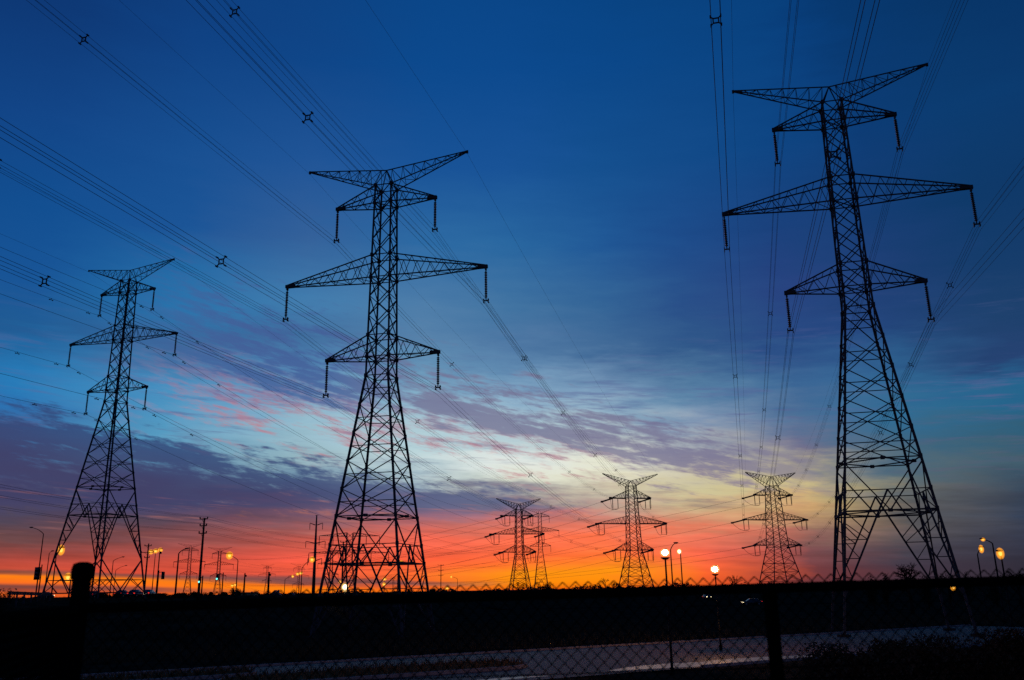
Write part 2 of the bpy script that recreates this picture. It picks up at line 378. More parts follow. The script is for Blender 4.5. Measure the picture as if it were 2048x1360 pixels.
def blades(name, spots, mat, hmin, hmax, w, kind='stuff', lean=.25, seed=1):
    rnd = random.Random(seed); mb = MB()
    for x, y, z in spots:
        h = rnd.uniform(hmin, hmax); t = rnd.uniform(0, 6.28); u = Vector((cos(t), sin(t), 0))*w
        l = Vector((rnd.gauss(0, lean), rnd.gauss(0, lean), 0))*h; b = Vector((x, y, z))
        m = b+l*.35+Vector((0, 0, h*.6)); e = b+l+Vector((0, 0, h))
        mb.quad(b-u, b+u, m+u*.7, m-u*.7); mb.tri(m-u*.7, m+u*.7, e)
    o = mb.obj(name, mat); return tag(o, kind=kind)
rnd = random.Random(5); sp = []
def inpoly(x, y, P):
    c = False
    for i in range(len(P)):
        (x1, y1), (x2, y2) = P[i][:2], P[i-1][:2]
        if (y1 > y) != (y2 > y) and x < (x2-x1)*(y-y1)/(y2-y1)+x1: c = not c
    return c
for P in isl:
    xs = [p[0] for p in P]; ys = [p[1] for p in P]
    for _ in range(5000):
        x, y = rnd.uniform(min(xs), max(xs)), rnd.uniform(min(ys), max(ys))
        if inpoly(x, y, P): sp.append((x, y, .15))
o = blades('dry_grass', sp, STRAW, .12, .4, .025, seed=2); o['label'] = 'short dry straw coloured grass on the lot islands'; o['category'] = 'grass'
# long dark grass growing along the foot of the fence and over the bank
sp = []
for _ in range(9000):
    x, y = rnd.uniform(-3.4, 5), rnd.uniform(4.35, 7.5)
    sp.append((x, y, gz(x, y)-.02))
o = blades('tall_grass', sp, BLADE, .5, 1.12, .006, seed=3); tag(o, 'tall dark grass growing thick behind the chain link fence', 'grass')
sp = []
for _ in range(16000):
    y = 60+60*rnd.random()**1.3; x = rnd.uniform(-.62, .62)*y
    p = Vector((x, y, 0))-P0
    if A0-1 < p.dot(ux) < A1+1 and B0-1.5 < p.dot(uy) < .4: continue
    sp.append((x, y, gz(x, y)-.02))
o = blades('field_grass', sp, BLADE, .25, .75, .03, seed=4); tag(o, 'rough dark winter grass covering the field under the pylons', 'grass')

sp = []
for _ in range(7000):
    y = rnd.uniform(15, 25); x = rnd.uniform(.31, .68)*y
    sp.append((x, y, gz(x, y)-.02))
o = blades('dry_reeds', sp, RUST, .7, 2.1, .012, seed=6, lean=.18); tag(o, 'tangled dry reddish reeds covering the bank at the lower right', 'reeds')

# ------------------------------------------------------------------ suspension pylons
ZW, ZH, ZPK = 30.69, 52.9, 56.0
def bw(z): return lerp(1.25, .93, (z-ZW)/(ZH-ZW)) if z >= ZW else 1.25+(ZW-z)*.1287
CN = ((-1, -1), (1, -1), (1, 1), (-1, 1))
def cpt(k, z): w = bw(z); return Vector((CN[k % 4][0]*w, CN[k % 4][1]*w, z))
INS = 3.85
def arm_truss(mb, s, a, zt, zl, zu, n, wch, wbr):
    wl, wu = bw(zl), bw(zu)
    tl = lambda y, t: Vector((lerp(s*wl, s*a, t), y*lerp(wl, .10, t), lerp(zl, zt, t)))
    tu = lambda y, t: Vector((lerp(s*wu, s*a, t), y*lerp(wu, .10, t), lerp(zu, zt+.22, t)))
    for y in (-1, 1):
        mb.bar(tl(y, 0), tl(y, 1), wch); mb.bar(tu(y, 0), tu(y, 1), wch)
        for k in range(n):
            t0, t1 = k/n*.93, (k+1)/n*.93; tm = (t0+t1)/2
            mb.bar(tl(y, t0), tu(y, tm), wbr); mb.bar(tu(y, tm), tl(y, t1), wbr)
    for k in range(n):
        t0, t1 = k/n*.93, (k+1)/n*.93
        mb.bar(tl(-1, t0), tl(1, t1), wbr*.9) if k % 2 else mb.bar(tl(1, t0), tl(-1, t1), wbr*.9)
        mb.bar(tl(-1, t1), tl(1, t1), wbr*.9)
        if k < n-1: mb.bar(tu(-1, t1), tu(1, t1), wbr*.9)
    mb.box((s*(a-.35), 0, zt+.08), 1.1, .34, .36)
    mb.box((s*a, 0, zt-.15), .16, .3, .4)
def disc_string(mb, a, b, r=.17, n=15, yoke=True, seg=9):
    a, b = Vector(a), Vector(b); pts = []; rs = []
    for k in range(n):
        t0 = .06+.86*k/n; dt = .86/n
        for t, q in ((0, .07), (.18, r*.8), (.42, r), (.6, r*.85), (.7, .07)): pts.append(a.lerp(b, t0+dt*t)); rs.append(q)
    mb.tube([a]+pts+[b], [.035]+rs+[.035], seg)
def suspension_insulator(s, a, zt):
    mb = MB(); top = Vector((s*a, 0, zt-.3)); bot = Vector((s*a, 0, zt-INS+.1))
    disc_string(mb, top, bot)
    mb.box(bot+Vector((0, 0, -.02)), .56, .10, .12); 
    for q in (-.25, .25): mb.box(bot+Vector((q, 0, .08)), .08, .28, .2); mb.box(bot+Vector((q, 0, -.2)), .08, .36, .14)
    return mb
ARMS = ((5.85, 50.72, 50.6, 52.75, 3), (11.62, 41.93, 41.75, 44.35, 6), (6.34, 32.89, 32.75, 35.15, 3))
KZ, BELT = 4.25, 11.4
def body_mesh(mb, hi=True):
    n = 10; zs = [lerp(ZW, ZH, i/n) for i in range(n+1)]
    for f in range(4):
        for a, b in zip(zs, zs[1:]):
            mb.bar(cpt(f, a), cpt(f+1, b), .085); mb.bar(cpt(f+1, a), cpt(f, b), .085)
        for z in (ZW, 32.75, 35.15, 41.75, 44.35, 50.6, 52.75): mb.bar(cpt(f, z), cpt(f+1, z), .085)
    for z in (32.75, 41.75, 50.6):
        mb.bar(cpt(0, z), cpt(2, z), .08); mb.bar(cpt(1, z), cpt(3, z), .08)
    for z in (ZW, 32.75, 35.15, 41.75, 44.35, 50.6, 52.75):
        for k in range(4): mb.box(cpt(k, z), .3, .3, .38)
def base_mesh(mb, zg):
    zs = [16.0, 18.7, 21.55, 24.5, 27.5, ZW]
    for f in range(4):
        for a, b in zip(zs, zs[1:]):
            mb.bar(cpt(f, a), cpt(f+1, b), .085); mb.bar(cpt(f+1, a), cpt(f, b), .085)
            m = a+(b-a)*.53; mb.bar(cpt(f, m), cpt(f+1, m), .075)
        A = lambda z: cpt(f, z); B = lambda z: cpt(f+1, z); mid = lambda z: (A(z)+B(z))/2
        # belts
        mb.bar(A(16), B(16), .10); mb.bar(A(13.2), B(13.2), .08); mb.bar(A(BELT), B(BELT), .14)
        mb.bar(A(15.6), mid(BELT), .105); mb.bar(B(15.6), mid(BELT), .105)
        mb.bar(A(BELT), A(13.2).lerp(B(13.2), .22), .08); mb.bar(B(BELT), A(13.2).lerp(B(13.2), .78), .08)
        # big inverted V of the leg panel and its redundant members
        for P, Q in ((A, B), (B, A)):
            top = mid(13.2); foot = P(KZ)
            mb.bar(top, foot, .13)
            for t in (.34, .56, .78):
                zz = lerp(BELT, KZ, t); d = top.lerp(foot, (13.2-zz)/(13.2-KZ)); mb.bar(P(zz), d, .075)
                z2 = lerp(BELT, KZ, t-.2); mb.bar(P(z2), d, .075)
            mb.bar(P(BELT), top.lerp(foot, .42), .085)
            if zg < KZ-4:                        # leg extension below the panel
                zb = zg+ (KZ-zg)*.22; zc = zg+(KZ-zg)*.52
                mb.bar(P(KZ), P(zb).lerp(Q(zb), .5), .13); mb.bar(P(zc), P(zb).lerp(Q(zb), .27), .08); mb.bar(P(zb), P(KZ).lerp(P(zb).lerp(Q(zb), .5), .55), .08)
        if zg < KZ-4:
            mb.bar(A(zb), B(zb), .17); mb.bar(A(zc), B(zc), .10)
    for z in (16, BELT):
        ms = [(cpt(k, z)+cpt(k+1, z))/2 for k in range(4)]
        for k in range(4): mb.bar(ms[k], ms[(k+1) % 4], .10); mb.box(ms[k], .34, .34, .28)
def peak_mesh(mb, s, ax=1.):
    ap = Vector((0, 0, 54.9)); tip = Vector((s*9.57*ax, 0, ZPK)); n = 7
    lo = lambda y, t: Vector((lerp(s*.93, s*9.57*ax, t), y*lerp(.93, .08, t), lerp(52.75, ZPK-.08, t)))
    mb.bar(ap, tip, .095)
    for y in (-1, 1):
        mb.bar(lo(y, 0), lo(y, 1), .095); mb.bar(ap, lo(y, 0), .085); 
        for k in range(n):
            t0, t1 = k/n*.95, (k+1)/n*.95; tm = (t0+t1)/2
            mb.bar(lo(y, t0), ap.lerp(tip, tm), .045); mb.bar(ap.lerp(tip, tm), lo(y, t1), .045)
    for k in range(n):
        t0, t1 = k/n*.95, (k+1)/n*.95
        mb.bar(lo(-1, t0), lo(1, t1), .045) if k % 2 else mb.bar(lo(1, t0), lo(-1, t1), .045)
    mb.box(tip+Vector((0, 0, -.12)), .22, .16, .34)
def suspension_pylon(label, x, y, z0, psi, scale, group, ax=1.):
    t = thing('pylon', label, 'pylon', (x, y, z0+CZ), psi, group, scale)
    zg = (gz(x, y)-CZ-z0)/scale-.25
    for k in range(4):
        mb = MB(); mb.bar(cpt(k, zg), cpt(k, ZW), .20); mb.bar(cpt(k, ZW), cpt(k, ZH), .16)
        for z in (BELT, 13.2, 16, 18.7, 21.55, 24.5, 27.5): mb.box(cpt(k, z), .25, .25, .42)
        lg = mb.obj('leg', STEEL, t)
        f = MB(); c = cpt(k, zg); f.tube([c+Vector((0, 0, -.6)), c+Vector((0, 0, .45))], .55, 12); f.obj('concrete_footing', FOOTC, lg)
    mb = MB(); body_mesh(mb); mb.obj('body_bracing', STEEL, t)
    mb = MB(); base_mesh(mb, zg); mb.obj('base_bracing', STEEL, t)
    for s in (-1, 1):
        mb = MB(); peak_mesh(mb, s, ax); mb.obj('earth_wire_peak', STEEL, t)
        for a, zt, zl, zu, n in ARMS:
            a *= ax
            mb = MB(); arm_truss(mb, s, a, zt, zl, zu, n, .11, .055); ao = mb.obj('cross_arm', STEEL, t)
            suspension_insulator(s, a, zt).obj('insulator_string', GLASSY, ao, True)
    return t
def tw(x, y, z0, psi, scale, l):
    l = Vector(l)*scale; return Vector((x+l.x*cos(psi)-l.y*sin(psi), y+l.x*sin(psi)+l.y*cos(psi), z0+CZ+l.z))
T1 = (-54.82, 118.66, 1.17, R(-16.4), .8); T2 = (-13.97, 90.93, -8.71, R(-13.6), 1.); T3 = (33.24, 80.49, -5.30, R(-13.6), 1.)
GP = 'three large suspension pylons in a row'
suspension_pylon('left lattice steel pylon rising behind the fence corner post', *T1, GP, .955)
suspension_pylon('middle lattice steel pylon, tallest left of the centre gap', *T2, GP)
suspension_pylon('nearest and tallest lattice steel pylon at the right, leaning in perspective', *T3, GP)

# ------------------------------------------------------------------ angle (strain) pylons
PSI_S = R(12.5)
DIR_IN = Vector((-.244, -.970, 0)); DIR_OUT = Vector((-.627, .778, 0))
def unrot(v): c, s = cos(-PSI_S), sin(-PSI_S); return Vector((v.x*c-v.y*s, v.x*s+v.y*c, v.z))
STR = 5.2
def strain_pylon(label, x, y, d, group):
    """d: heights over the camera and half widths measured from the photo"""
    g = gz(x, y); Z = lambda h: h+CZ-g
    t = thing('strain_pylon', label, 'pylon', (x, y, g), PSI_S, group)
    zh, zwst, wh, ww, wb = Z(d['head']), Z(d['waist']), d['wh'], d['ww'], d['wb']
    def w(z): return lerp(ww, wh, (z-zwst)/(zh-zwst)) if z >= zwst else lerp(wb, ww, z/zwst)
    C = lambda k, z: Vector((CN[k % 4][0]*w(z), CN[k % 4][1]*w(z), z))
    for k in range(4):
        mb = MB(); mb.bar(C(k, -.3), C(k, zwst), .27); mb.bar(C(k, zwst), C(k, zh), .24); lg = mb.obj('leg', STEEL, t)
    mb = MB(); n = 9; zs = [lerp(zwst, zh, i/n) for i in range(n+1)]; m = 5; zb = [lerp(0, zwst, (i/m)**.9) for i in range(m+1)]
    for f in range(4):
        for a, b in list(zip(zs, zs[1:]))+list(zip(zb, zb[1:])):
            mb.bar(C(f, a), C(f+1, b), .115); mb.bar(C(f+1, a), C(f, b), .115)
        for z in [zwst, zh]+zb[1:4]: mb.bar(C(f, z), C(f+1, z), .13)
    mb.obj('body_bracing', STEEL, t)
    ends = {}
    for s in (-1, 1):
        mb = MB(); ap = Vector((0, 0, Z(d['apex']))); tip = Vector((s*d['apk'], 0, Z(d['peak']))); mb.bar(ap, tip, .16); nn = 8
        for yy in (-1, 1):
            r0 = Vector((s*wh, yy*wh, zh)); e0 = tip+Vector((0, yy*.1, -.15)); mb.bar(r0, e0, .16); mb.bar(r0, ap, .14)
            for k in range(nn):
                mb.bar(r0.lerp(e0, k/nn), ap.lerp(tip, (k+.5)/nn), .09); mb.bar(ap.lerp(tip, (k+.5)/nn), r0.lerp(e0, (k+1)/nn), .09)
        mb.obj('earth_wire_peak', STEEL, t); ends[('pk', s)] = tip
        for nm, zt, a, nn in (('top', Z(d['z1']), d['a1'], 4), ('mid', Z(d['z2']), d['a2'], 7), ('low', Z(d['z3']), d['a3'], 4)):
            mb = MB(); wl, wu = w(zt), w(zt+2.6)
            lo = lambda yy, q: Vector((lerp(s*wl, s*a, q), yy*lerp(wl, .35, q), zt)); hi = lambda yy, q: Vector((lerp(s*wu, s*a, q), yy*lerp(wu, .35, q), lerp(zt+2.6, zt+.3, q)))
            for yy in (-1, 1):
                mb.bar(lo(yy, 0), lo(yy, 1), .22); mb.bar(hi(yy, 0), hi(yy, 1), .16)
                for k in range(nn): mb.bar(lo(yy, k/nn), hi(yy, (k+.5)/nn), .09); mb.bar(hi(yy, (k+.5)/nn), lo(yy, (k+1)/nn), .09)
            for k in range(nn): mb.bar(lo(-1, k/nn), lo(1, (k+1)/nn), .09)
            mb.bar(lo(-1, 1), lo(1, 1), .3); mb.box((s*(a-.4), 0, zt+.1), 1.2, .9, .5)
            ao = mb.obj('cross_arm', STEEL, t); tip = Vector((s*a, 0, zt)); io = unrot(DIR_IN); oo = unrot(DIR_OUT)
            ein = tip+io*STR+Vector((0, 0, -.35)); eout = tip+oo*STR+Vector((0, 0, -.75))
            for e in (ein, eout):
                mb = MB(); disc_string(mb, tip+Vector((0, 0, -.05)), e, .29, 14); mb.box(e, .75, .75, .6); mb.obj('tension_string', GLASSY, ao, True)
            dn = []
            for q in (0, 1.9):
                h = Vector((s*(a-q), 0, zt-.1)); b = h+Vector((0, 0, -3.5)); mb = MB(); disc_string(mb, h, b, .19, 10); mb.obj('jumper_insulator', GLASSY, ao, True); dn.append(b)
            mb = MB(); pts = []
            for A, B, sag in ((ein, dn[0], 1.4), (dn[0], dn[1], .05), (dn[1], eout, 1.2)):
                for k in range(9): q = k/8; p = A.lerp(B, q); p.z -= sag*4*q*(1-q); pts.append(p)
            mb.tube(pts, .06, 5); mb.obj('jumper_loop', CABLE, ao, True)
            ends[(nm, s)] = (ein, eout)
    Mt = Matrix.Translation((x, y, g)) @ Matrix.Rotation(PSI_S, 4, 'Z')
    return {k: (Mt@v if isinstance(v, Vector) else tuple(Mt@q for q in v)) for k, v in ends.items()}
GS = 'three angle pylons with jumper loops in the distance'
E4 = strain_pylon('distant angle pylon with jumper loops against the orange glow, left of the brightest globe lamp', 40.4, 307, dict(peak=38.2, apk=10.1, apex=35.7, head=33.9, wh=1.45, z1=29.7, a1=6.9, z2=21.1, a2=12.2, z3=12.3, a3=6.8, waist=12.2, ww=2.1, wb=5.2), GS)
E5 = strain_pylon('distant angle pylon between the globe lamps and the nearest pylon, wires fanning down to it', 96.1, 330.7, dict(peak=40.8, apk=10.2, apex=39.2, head=35.7, wh=1.75, z1=32.3, a1=7.4, z2=23.3, a2=12.6, z3=14.2, a3=9.1, waist=13.5, ww=2.9, wb=6.3), GS)
E6 = strain_pylon('distant angle pylon left of centre, overlapping a paler pylon behind it', 1.5, 336.5, dict(peak=33.2, apk=8.6, apex=31.1, head=29., wh=1.1, z1=26.7, a1=5.4, z2=20., a2=9.6, z3=13.4, a3=6.2, waist=12.6, ww=1.45, wb=3.9), GS)

# ------------------------------------------------------------------ far suspension pylons, a few pixels wide, one mesh each
far_mb = MB()
body_mesh(far_mb); base_mesh(far_mb, 4.0)
for k in range(4): far_mb.bar(cpt(k, 4.0), cpt(k, ZW), .32); far_mb.bar(cpt(k, ZW), cpt(k, ZH), .30)
for s in (-1, 1):
    peak_mesh(far_mb, s)
    for a, zt, zl, zu, n in ARMS:
        arm_truss(far_mb, s, a, zt, zl, zu, n, .22, .09); far_mb.bar((s*a, 0, zt), (s*a, 0, zt-INS), .22)
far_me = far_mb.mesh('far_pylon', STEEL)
GF = 'small far off pylons along the horizon'
FARP = {}
def far_pylon(key, label, px, Y, top_py, psi=0., sc=1.):
    p = at(px, top_py, Y); o = bpy.data.objects.new('far_pylon', far_me); COL.objects.link(o)
    g = gz(p.x, p.y); o.scale = (sc,)*3; o.rotation_euler = (0, 0, psi)
    o.location = (p.x, p.y, p.z-ZPK*sc); tag(o, label, 'pylon', GF); FARP[key] = (p.x, p.y, p.z-ZPK*sc-CZ, psi, sc)
far_pylon(7, 'pale far pylon directly behind the left of centre angle pylon', 1079, 555, 1016, R(-4))
far_pylon(8, 'far pylon just left of the tall wooden pole', 382, 635, 1087, R(14), .9)
far_pylon(9, 'far pylon just right of the tall wooden pole, left of the lit lamp', 440.5, 748, 1094.5, R(8), 1.)
far_pylon(10, 'tiny far pylon right of the bare pole beside the houses', 535.5, 1250, 1128.5, R(10), .95)
far_pylon(11, 'tiny far pylon standing above the double amber lamp', 598.5, 1150, 1127, R(12), 1.1)
far_pylon(13, 'far pylon seen through the left legs of the middle pylon', 664, 610, 1094, R(25), .78)
far_pylon(14, 'tiny far pylon seen between the legs of the middle pylon near the twin lamps', 787, 1300, 1152, R(0), .8)
# wide two-armed pylon behind the middle pylon's foot
o = bpy.data.objects.new('far_pylon', None)
bpy.data.objects.remove(o)
def wide_pylon():
    Y = 330; top = at(700, 1066, Y); g = gz(top.x, top.y); h = top.z-g
    t = thing('wide_pylon', 'dim squat pylon with long flat arms behind the left foot of the middle pylon', 'pylon', (top.x, top.y, g), R(18), GF)
    w = lambda z: lerp(3.2, 1.1, min(1, z/(h*.55))) if z < h*.55 else 1.1
    C = lambda k, z: Vector((CN[k % 4][0]*w(z), CN[k % 4][1]*w(z), z))
    mb = MB(); zs = [h*i/13 for i in range(14)]
    for f in range(4):
        mb.bar(C(f, 0), C(f, h*.55), .22); mb.bar(C(f, h*.55), C(f, h), .2)
        for a, b in zip(zs, zs[1:]): mb.bar(C(f, a), C(f+1, b), .1); mb.bar(C(f+1, a), C(f, b), .1)
    mb.obj('lattice_body', STEEL, t)
    for s in (-1, 1):
        for z, a in ((h-1.2, 11.), (h-7.3, 14.5)):
            mb = MB()
            for y in (-1, 1):
                r0 = Vector((s*1.1, y*1.1, z)); r1 = Vector((s*1.1, y*1.1, z+1.3)); e = Vector((s*a, 0, z+.2)); mb.bar(r0, e, .16); mb.bar(r1, e, .14)
                for k in range(6): mb.bar(r0.lerp(e, k/6), r1.lerp(e, (k+.5)/6), .08); mb.bar(r1.lerp(e, (k+.5)/6), r0.lerp(e, (k+1)/6), .08)
            ao = mb.obj('cross_arm', STEEL, t)
            for q in (a, a*.55):
                mb = MB(); mb.tube([(s*q, 0, z), (s*q, 0, z-3.3)], .13, 6); mb.obj('insulator_string', GLASSY, ao)
wide_pylon()

# ------------------------------------------------------------------ conductors
def parab(A, B, k, n=40):
    A, B = Vector(A), Vector(B); Lh = (Vector((B.x-A.x, B.y-A.y, 0))).length; m = (B.z-A.z)/Lh-k*Lh; out = []
    for i in range(n+1):
        s = Lh*i/n; p = A.lerp(B, i/n); p.z = A.z+m*s+k*s*s; out.append(p)
    return out
def back_span(A, ang, m, k, smax, n=24):
    D = Vector((-sin(ang), -cos(ang), 0)); return [A+D*(smax*i/n)+Vector((0, 0, m*(smax*i/n)+k*(smax*i/n)**2)) for i in range(n+1)]
def along(path, A, s):
    """point at signed horizontal distance s from A along the path (list from far back to far front)"""
    i0 = min(range(len(path)), key=lambda i: (path[i]-A).length)
    i, rem, step = i0, abs(s), (1 if s > 0 else -1)
    while 0 <= i+step < len(path):
        d = path[i+step]-path[i]; l = Vector((d.x, d.y, 0)).length
        if rem <= l: return path[i]+d*(rem/l), (d*step).normalized()
        rem -= l; i += step
    return None
H = .26
def bundle(label, group, back, A, front, spacers, r=.0145):
    path = list(reversed(back))+front[1:]
    t = thing('conductor_bundle', label, 'power cable', A, 0, group)
    d0 = (front[-1]-back[-1]); d0.z = 0; d0.normalize(); n = Vector((-d0.y, d0.x, 0))
    for q in (-H, H):
        for w in (-H, H):
            mb = MB(); mb.tube([p-A+n*q+Vector((0, 0, w-.2)) for p in path], r, 4, False); mb.obj('conductor', CABLE, t)
    for s in spacers:
        e = along(path, A, s)
        if not e: continue
        p, d = e; p = p-A+Vector((0, 0, -.2)); mb = MB(); rr = .15
        cs = [n*(x*rr)+Vector((0, 0, z*rr)) for x, z in CN]; os_ = [n*(x*H*1.12)+Vector((0, 0, z*H*1.12)) for x, z in CN]
        for i in range(4):
            mb.bar(p+cs[i], p+cs[(i+1) % 4], .06, caps=True); mb.bar(p+cs[i], p+os_[i], .055, caps=True)
            mb.bar(p+os_[i]-d*.12, p+os_[i]+d*.12, .07, caps=True)
        mb.obj('spacer', STEEL, t)
    return t
def cable(name, label, group, path, r, A=None, dampers=()):
    A = Vector(A) if A is not None else path[0]
    t = thing(name, label, 'power cable', A, 0, group)
    mb = MB(); mb.tube([p-A for p in path], r, 4, False); mb.obj('conductor', CABLE, t)
    for s in dampers:
        e = along(path, A, s)
        if e:
            p, d = e; p = p-A; mb = MB(); mb.bar(p+Vector((0, 0, .05)), p+Vector((0, 0, -.18)), .06)
            mb.bar(p-d*.26+Vector((0, 0, -.2)), p+d*.26+Vector((0, 0, -.2)), .04)
            for q in (-.26, .26): mb.box(p+d*q+Vector((0, 0, -.2)), .13, .17, .11)
            mb.obj('vibration_damper', STEEL, t)
    return t
AN = {'top': 0, 'mid': 1, 'low': 2}; WORD = {'top': 'upper', 'mid': 'long middle', 'low': 'lower'}
for T, E, ang, mB, kB, kF, nm, spc, smax in (
    (T2, E4, R(14.1), -.0175, .0001, .0003, 'middle pylon', (-40.5, 17, 42, 72, 105, 140, 180), 175),
    (T3, E5, R(14.1), -.0525, .0001, .0003, 'nearest right pylon', (-42, 13, 39, 65, 92, 130, 170, 210), 150)):
    for s in (-1, 1):
        side = 'left' if s < 0 else 'right'
        for q in ('top', 'mid', 'low'):
            a, zt = ARMS[AN[q]][:2]; A = tw(*T, (s*a, 0, zt-INS-.05)); B = E[(q, s)][0]
            sp_ = [x for x in spc if (q == 'mid' and s > 0) or x not in (17, 13, 65, 72, 105)]
            bundle(f'four wire bundle hung from the {WORD[q]} {side} arm of the {nm}', 'four wire cable bundles of the big pylons', back_span(A, ang, mB, kB, smax), A, parab(A, B, kF), sp_)
        A = tw(*T, (s*9.57, 0, ZPK-.3)); B = E[('pk', s)]
        cable('earth_wire', f'thin earth wire from the {side} horn tip of the {nm}', 'thin earth wires on the horn tips', list(reversed(back_span(A, ang, mB, .00005, smax)))+parab(A, B, .0002)[1:], .012, A)
for s in (-1, 1):
    side = 'left' if s < 0 else 'right'
    for q in ('top', 'mid', 'low'):
        a, zt = ARMS[AN[q]][:2]; A = tw(*T1, (s*a*.955, 0, zt-INS)); B = E6[(q, s)][0]
        cable('power_cable', f'single cable hung from the {WORD[q]} {side} arm of the left pylon', 'single cables of the left pylon', list(reversed(back_span(A, R(16), -.0275, .0003, 150)))+parab(A, B, .00045)[1:], .021, A, (-2.2, 2.2, -9, 11))
    A = tw(*T1, (s*9.57*.955, 0, ZPK-.3)); B = E6[('pk', s)]
    cable('earth_wire', f'thin earth wire from the {side} horn tip of the left pylon', 'thin earth wires on the horn tips', list(reversed(back_span(A, R(16), -.02, .0002, 150)))+parab(A, B, .0003)[1:], .013, A)
for E, k, nm in ((E6, 8, 'left angle pylon'), (E4, 9, 'middle angle pylon'), (E5, 13, 'right angle pylon')):
    for s in (-1, 1):
        side = 'left' if s < 0 else 'right'
        for q in ('top', 'mid', 'low'):
            a, zt = ARMS[AN[q]][:2]; B = tw(*FARP[k], (s*a, 0, zt-INS))
            cable('power_cable', f'faint cable leaving the {WORD[q]} {side} arm of the {nm}', 'faint cables leaving the angle pylons', parab(E[(q, s)][1], B, .00022), .038)

# ------------------------------------------------------------------ utility poles and their wires
POLES = []
def wood_pole(label, px, py, Y, arms, group='wooden utility poles'):
    p = at(px, py, Y); g = gz(p.x, p.y); h = p.z-g
    t = thing('utility_pole', label, 'utility pole', (p.x, p.y, g), R(-8), group)
    mb = MB(); mb.tube([(0, 0, -.3), (0, 0, h*.5), (0, 0, h)], [.20, .175, .13], 10); mb.obj('pole', WOOD, t, True)
    ends = []
    for dz, hw in arms:
        mb = MB(); mb.box((0, -.2, h-dz), hw*2, .12, .14); mb.bar((hw*.5, -.2, h-dz), (0, -.2, h-dz-.5), .05); mb.bar((-hw*.5, -.2, h-dz), (0, -.2, h-dz-.5), .05)
        ao = mb.obj('cross_arm', WOOD, t)
        for s in (-1, 1):
            mb = MB(); mb.tube([(s*hw*.92, -.2, h-dz+.07), (s*hw*.92, -.2, h-dz+.16), (s*hw*.92, -.2, h-dz+.3)], [.05, .12, .07], 8); mb.obj('pin_insulator', GLASSY, ao, True)
            c, q = cos(R(-8)), sin(R(-8)); ends.append(Vector((p.x+c*s*hw*.92, p.y+q*s*hw*.92, g+h-dz+.32)))
    POLES.append(ends); return t
A3 = ((.15, .65), (1.15, .55), (2.25, .62))
wood_pole('tallest wooden pole left of centre with three short cross arms', 409, 1036, 134, A3)
wood_pole('wooden pole seen through the left foot of the middle pylon', 687, 1083, 205, A3)
wood_pole('small distant wooden pole standing alone right of the middle pylon', 882, 1129, 395, ((.3, 1.3), (2.5, 1.2), (4.6, 1.1)))
wood_pole('wooden pole beside the cluster lamp, right of the left pylon', 297.5, 1087, 197, ((.5, .8), (1.9, 1.5), (3., .6)))
WN = ('left end of the top', 'right end of the top', 'left end of the second', 'right end of the second', 'left end of the third', 'right end of the third')
for k in range(6):
    b0 = POLES[0][k]; pre = b0+Vector((-6, -75, .2))
    path = parab(pre, b0, .0006, 14)+parab(b0, POLES[1][k], .0006, 14)[1:]+parab(POLES[1][k], POLES[2][k], .0003, 14)[1:]
    cable('utility_wire', f'thin wire on the {WN[k]} cross arm of the tallest wooden pole', 'thin wires along the wooden poles', path, .013, b0)
def plain_pole(label, px, py, Y, r=.12):
    p = at(px, py, Y); g = gz(p.x, p.y); h = p.z-g; t = thing('plain_pole', label, 'pole', (p.x, p.y, g), 0, 'bare poles along the road')
    mb = MB(); mb.tube([(0, 0, -.3), (0, 0, h)], [r*1.25, r*.85], 10); mb.obj('shaft', POLE, t, True)
    mb = MB(); mb.tube([(0, 0, h-.02), (0, 0, h+.12)], [r, r*.4], 10); mb.obj('cap', POLE, t, True)
    mb = MB(); mb.box((r+.08, 0, h-.6), .35, .3, .5); mb.obj('mounting_box', SIGNY, t)
plain_pole('thin bare pole right of the cluster lamp', 320, 1100, 200)
plain_pole('short bare pole above the tan building', 490, 1147, 240, .2)
plain_pole('short bare pole beside the gabled house', 538.5, 1145, 240, .24)
# steel monopole with three pairs of drooping arms
def monopole():
    p = at(633.5, 1030, 250); g = gz(p.x, p.y); h = p.z-g
    t = thing('steel_monopole', 'slender steel monopole with three pairs of upswept arms left of the middle pylon', 'pylon', (p.x, p.y, g), R(6))
    mb = MB(); mb.tube([(0, 0, -.3), (0, 0, h*.6), (0, 0, h)], [.5, .34, .17], 14); mb.obj('shaft', STEEL, t, True)
    for dz, a in ((2.75, 1.75), (7.7, 2.65), (12.4, 1.9)):
        for s in (-1, 1):
            mb = MB(); mb.tube([(s*.3, 0, h-dz), (s*a, 0, h-dz+.55)], [.14, .08], 8); ao = mb.obj('arm', STEEL, t, True)
            mb = MB(); disc_string(mb, (s*a, 0, h-dz+.5), (s*a, 0, h-dz-1.3), .12, 9, seg=6); mb.obj('insulator_string', GLASSY, ao, True)
    mb = MB(); mb.tube([(-.5, 0, h-.05), (.5, 0, h-.05)], .05, 6); mb.obj('top_bracket', STEEL, t)
monopole()

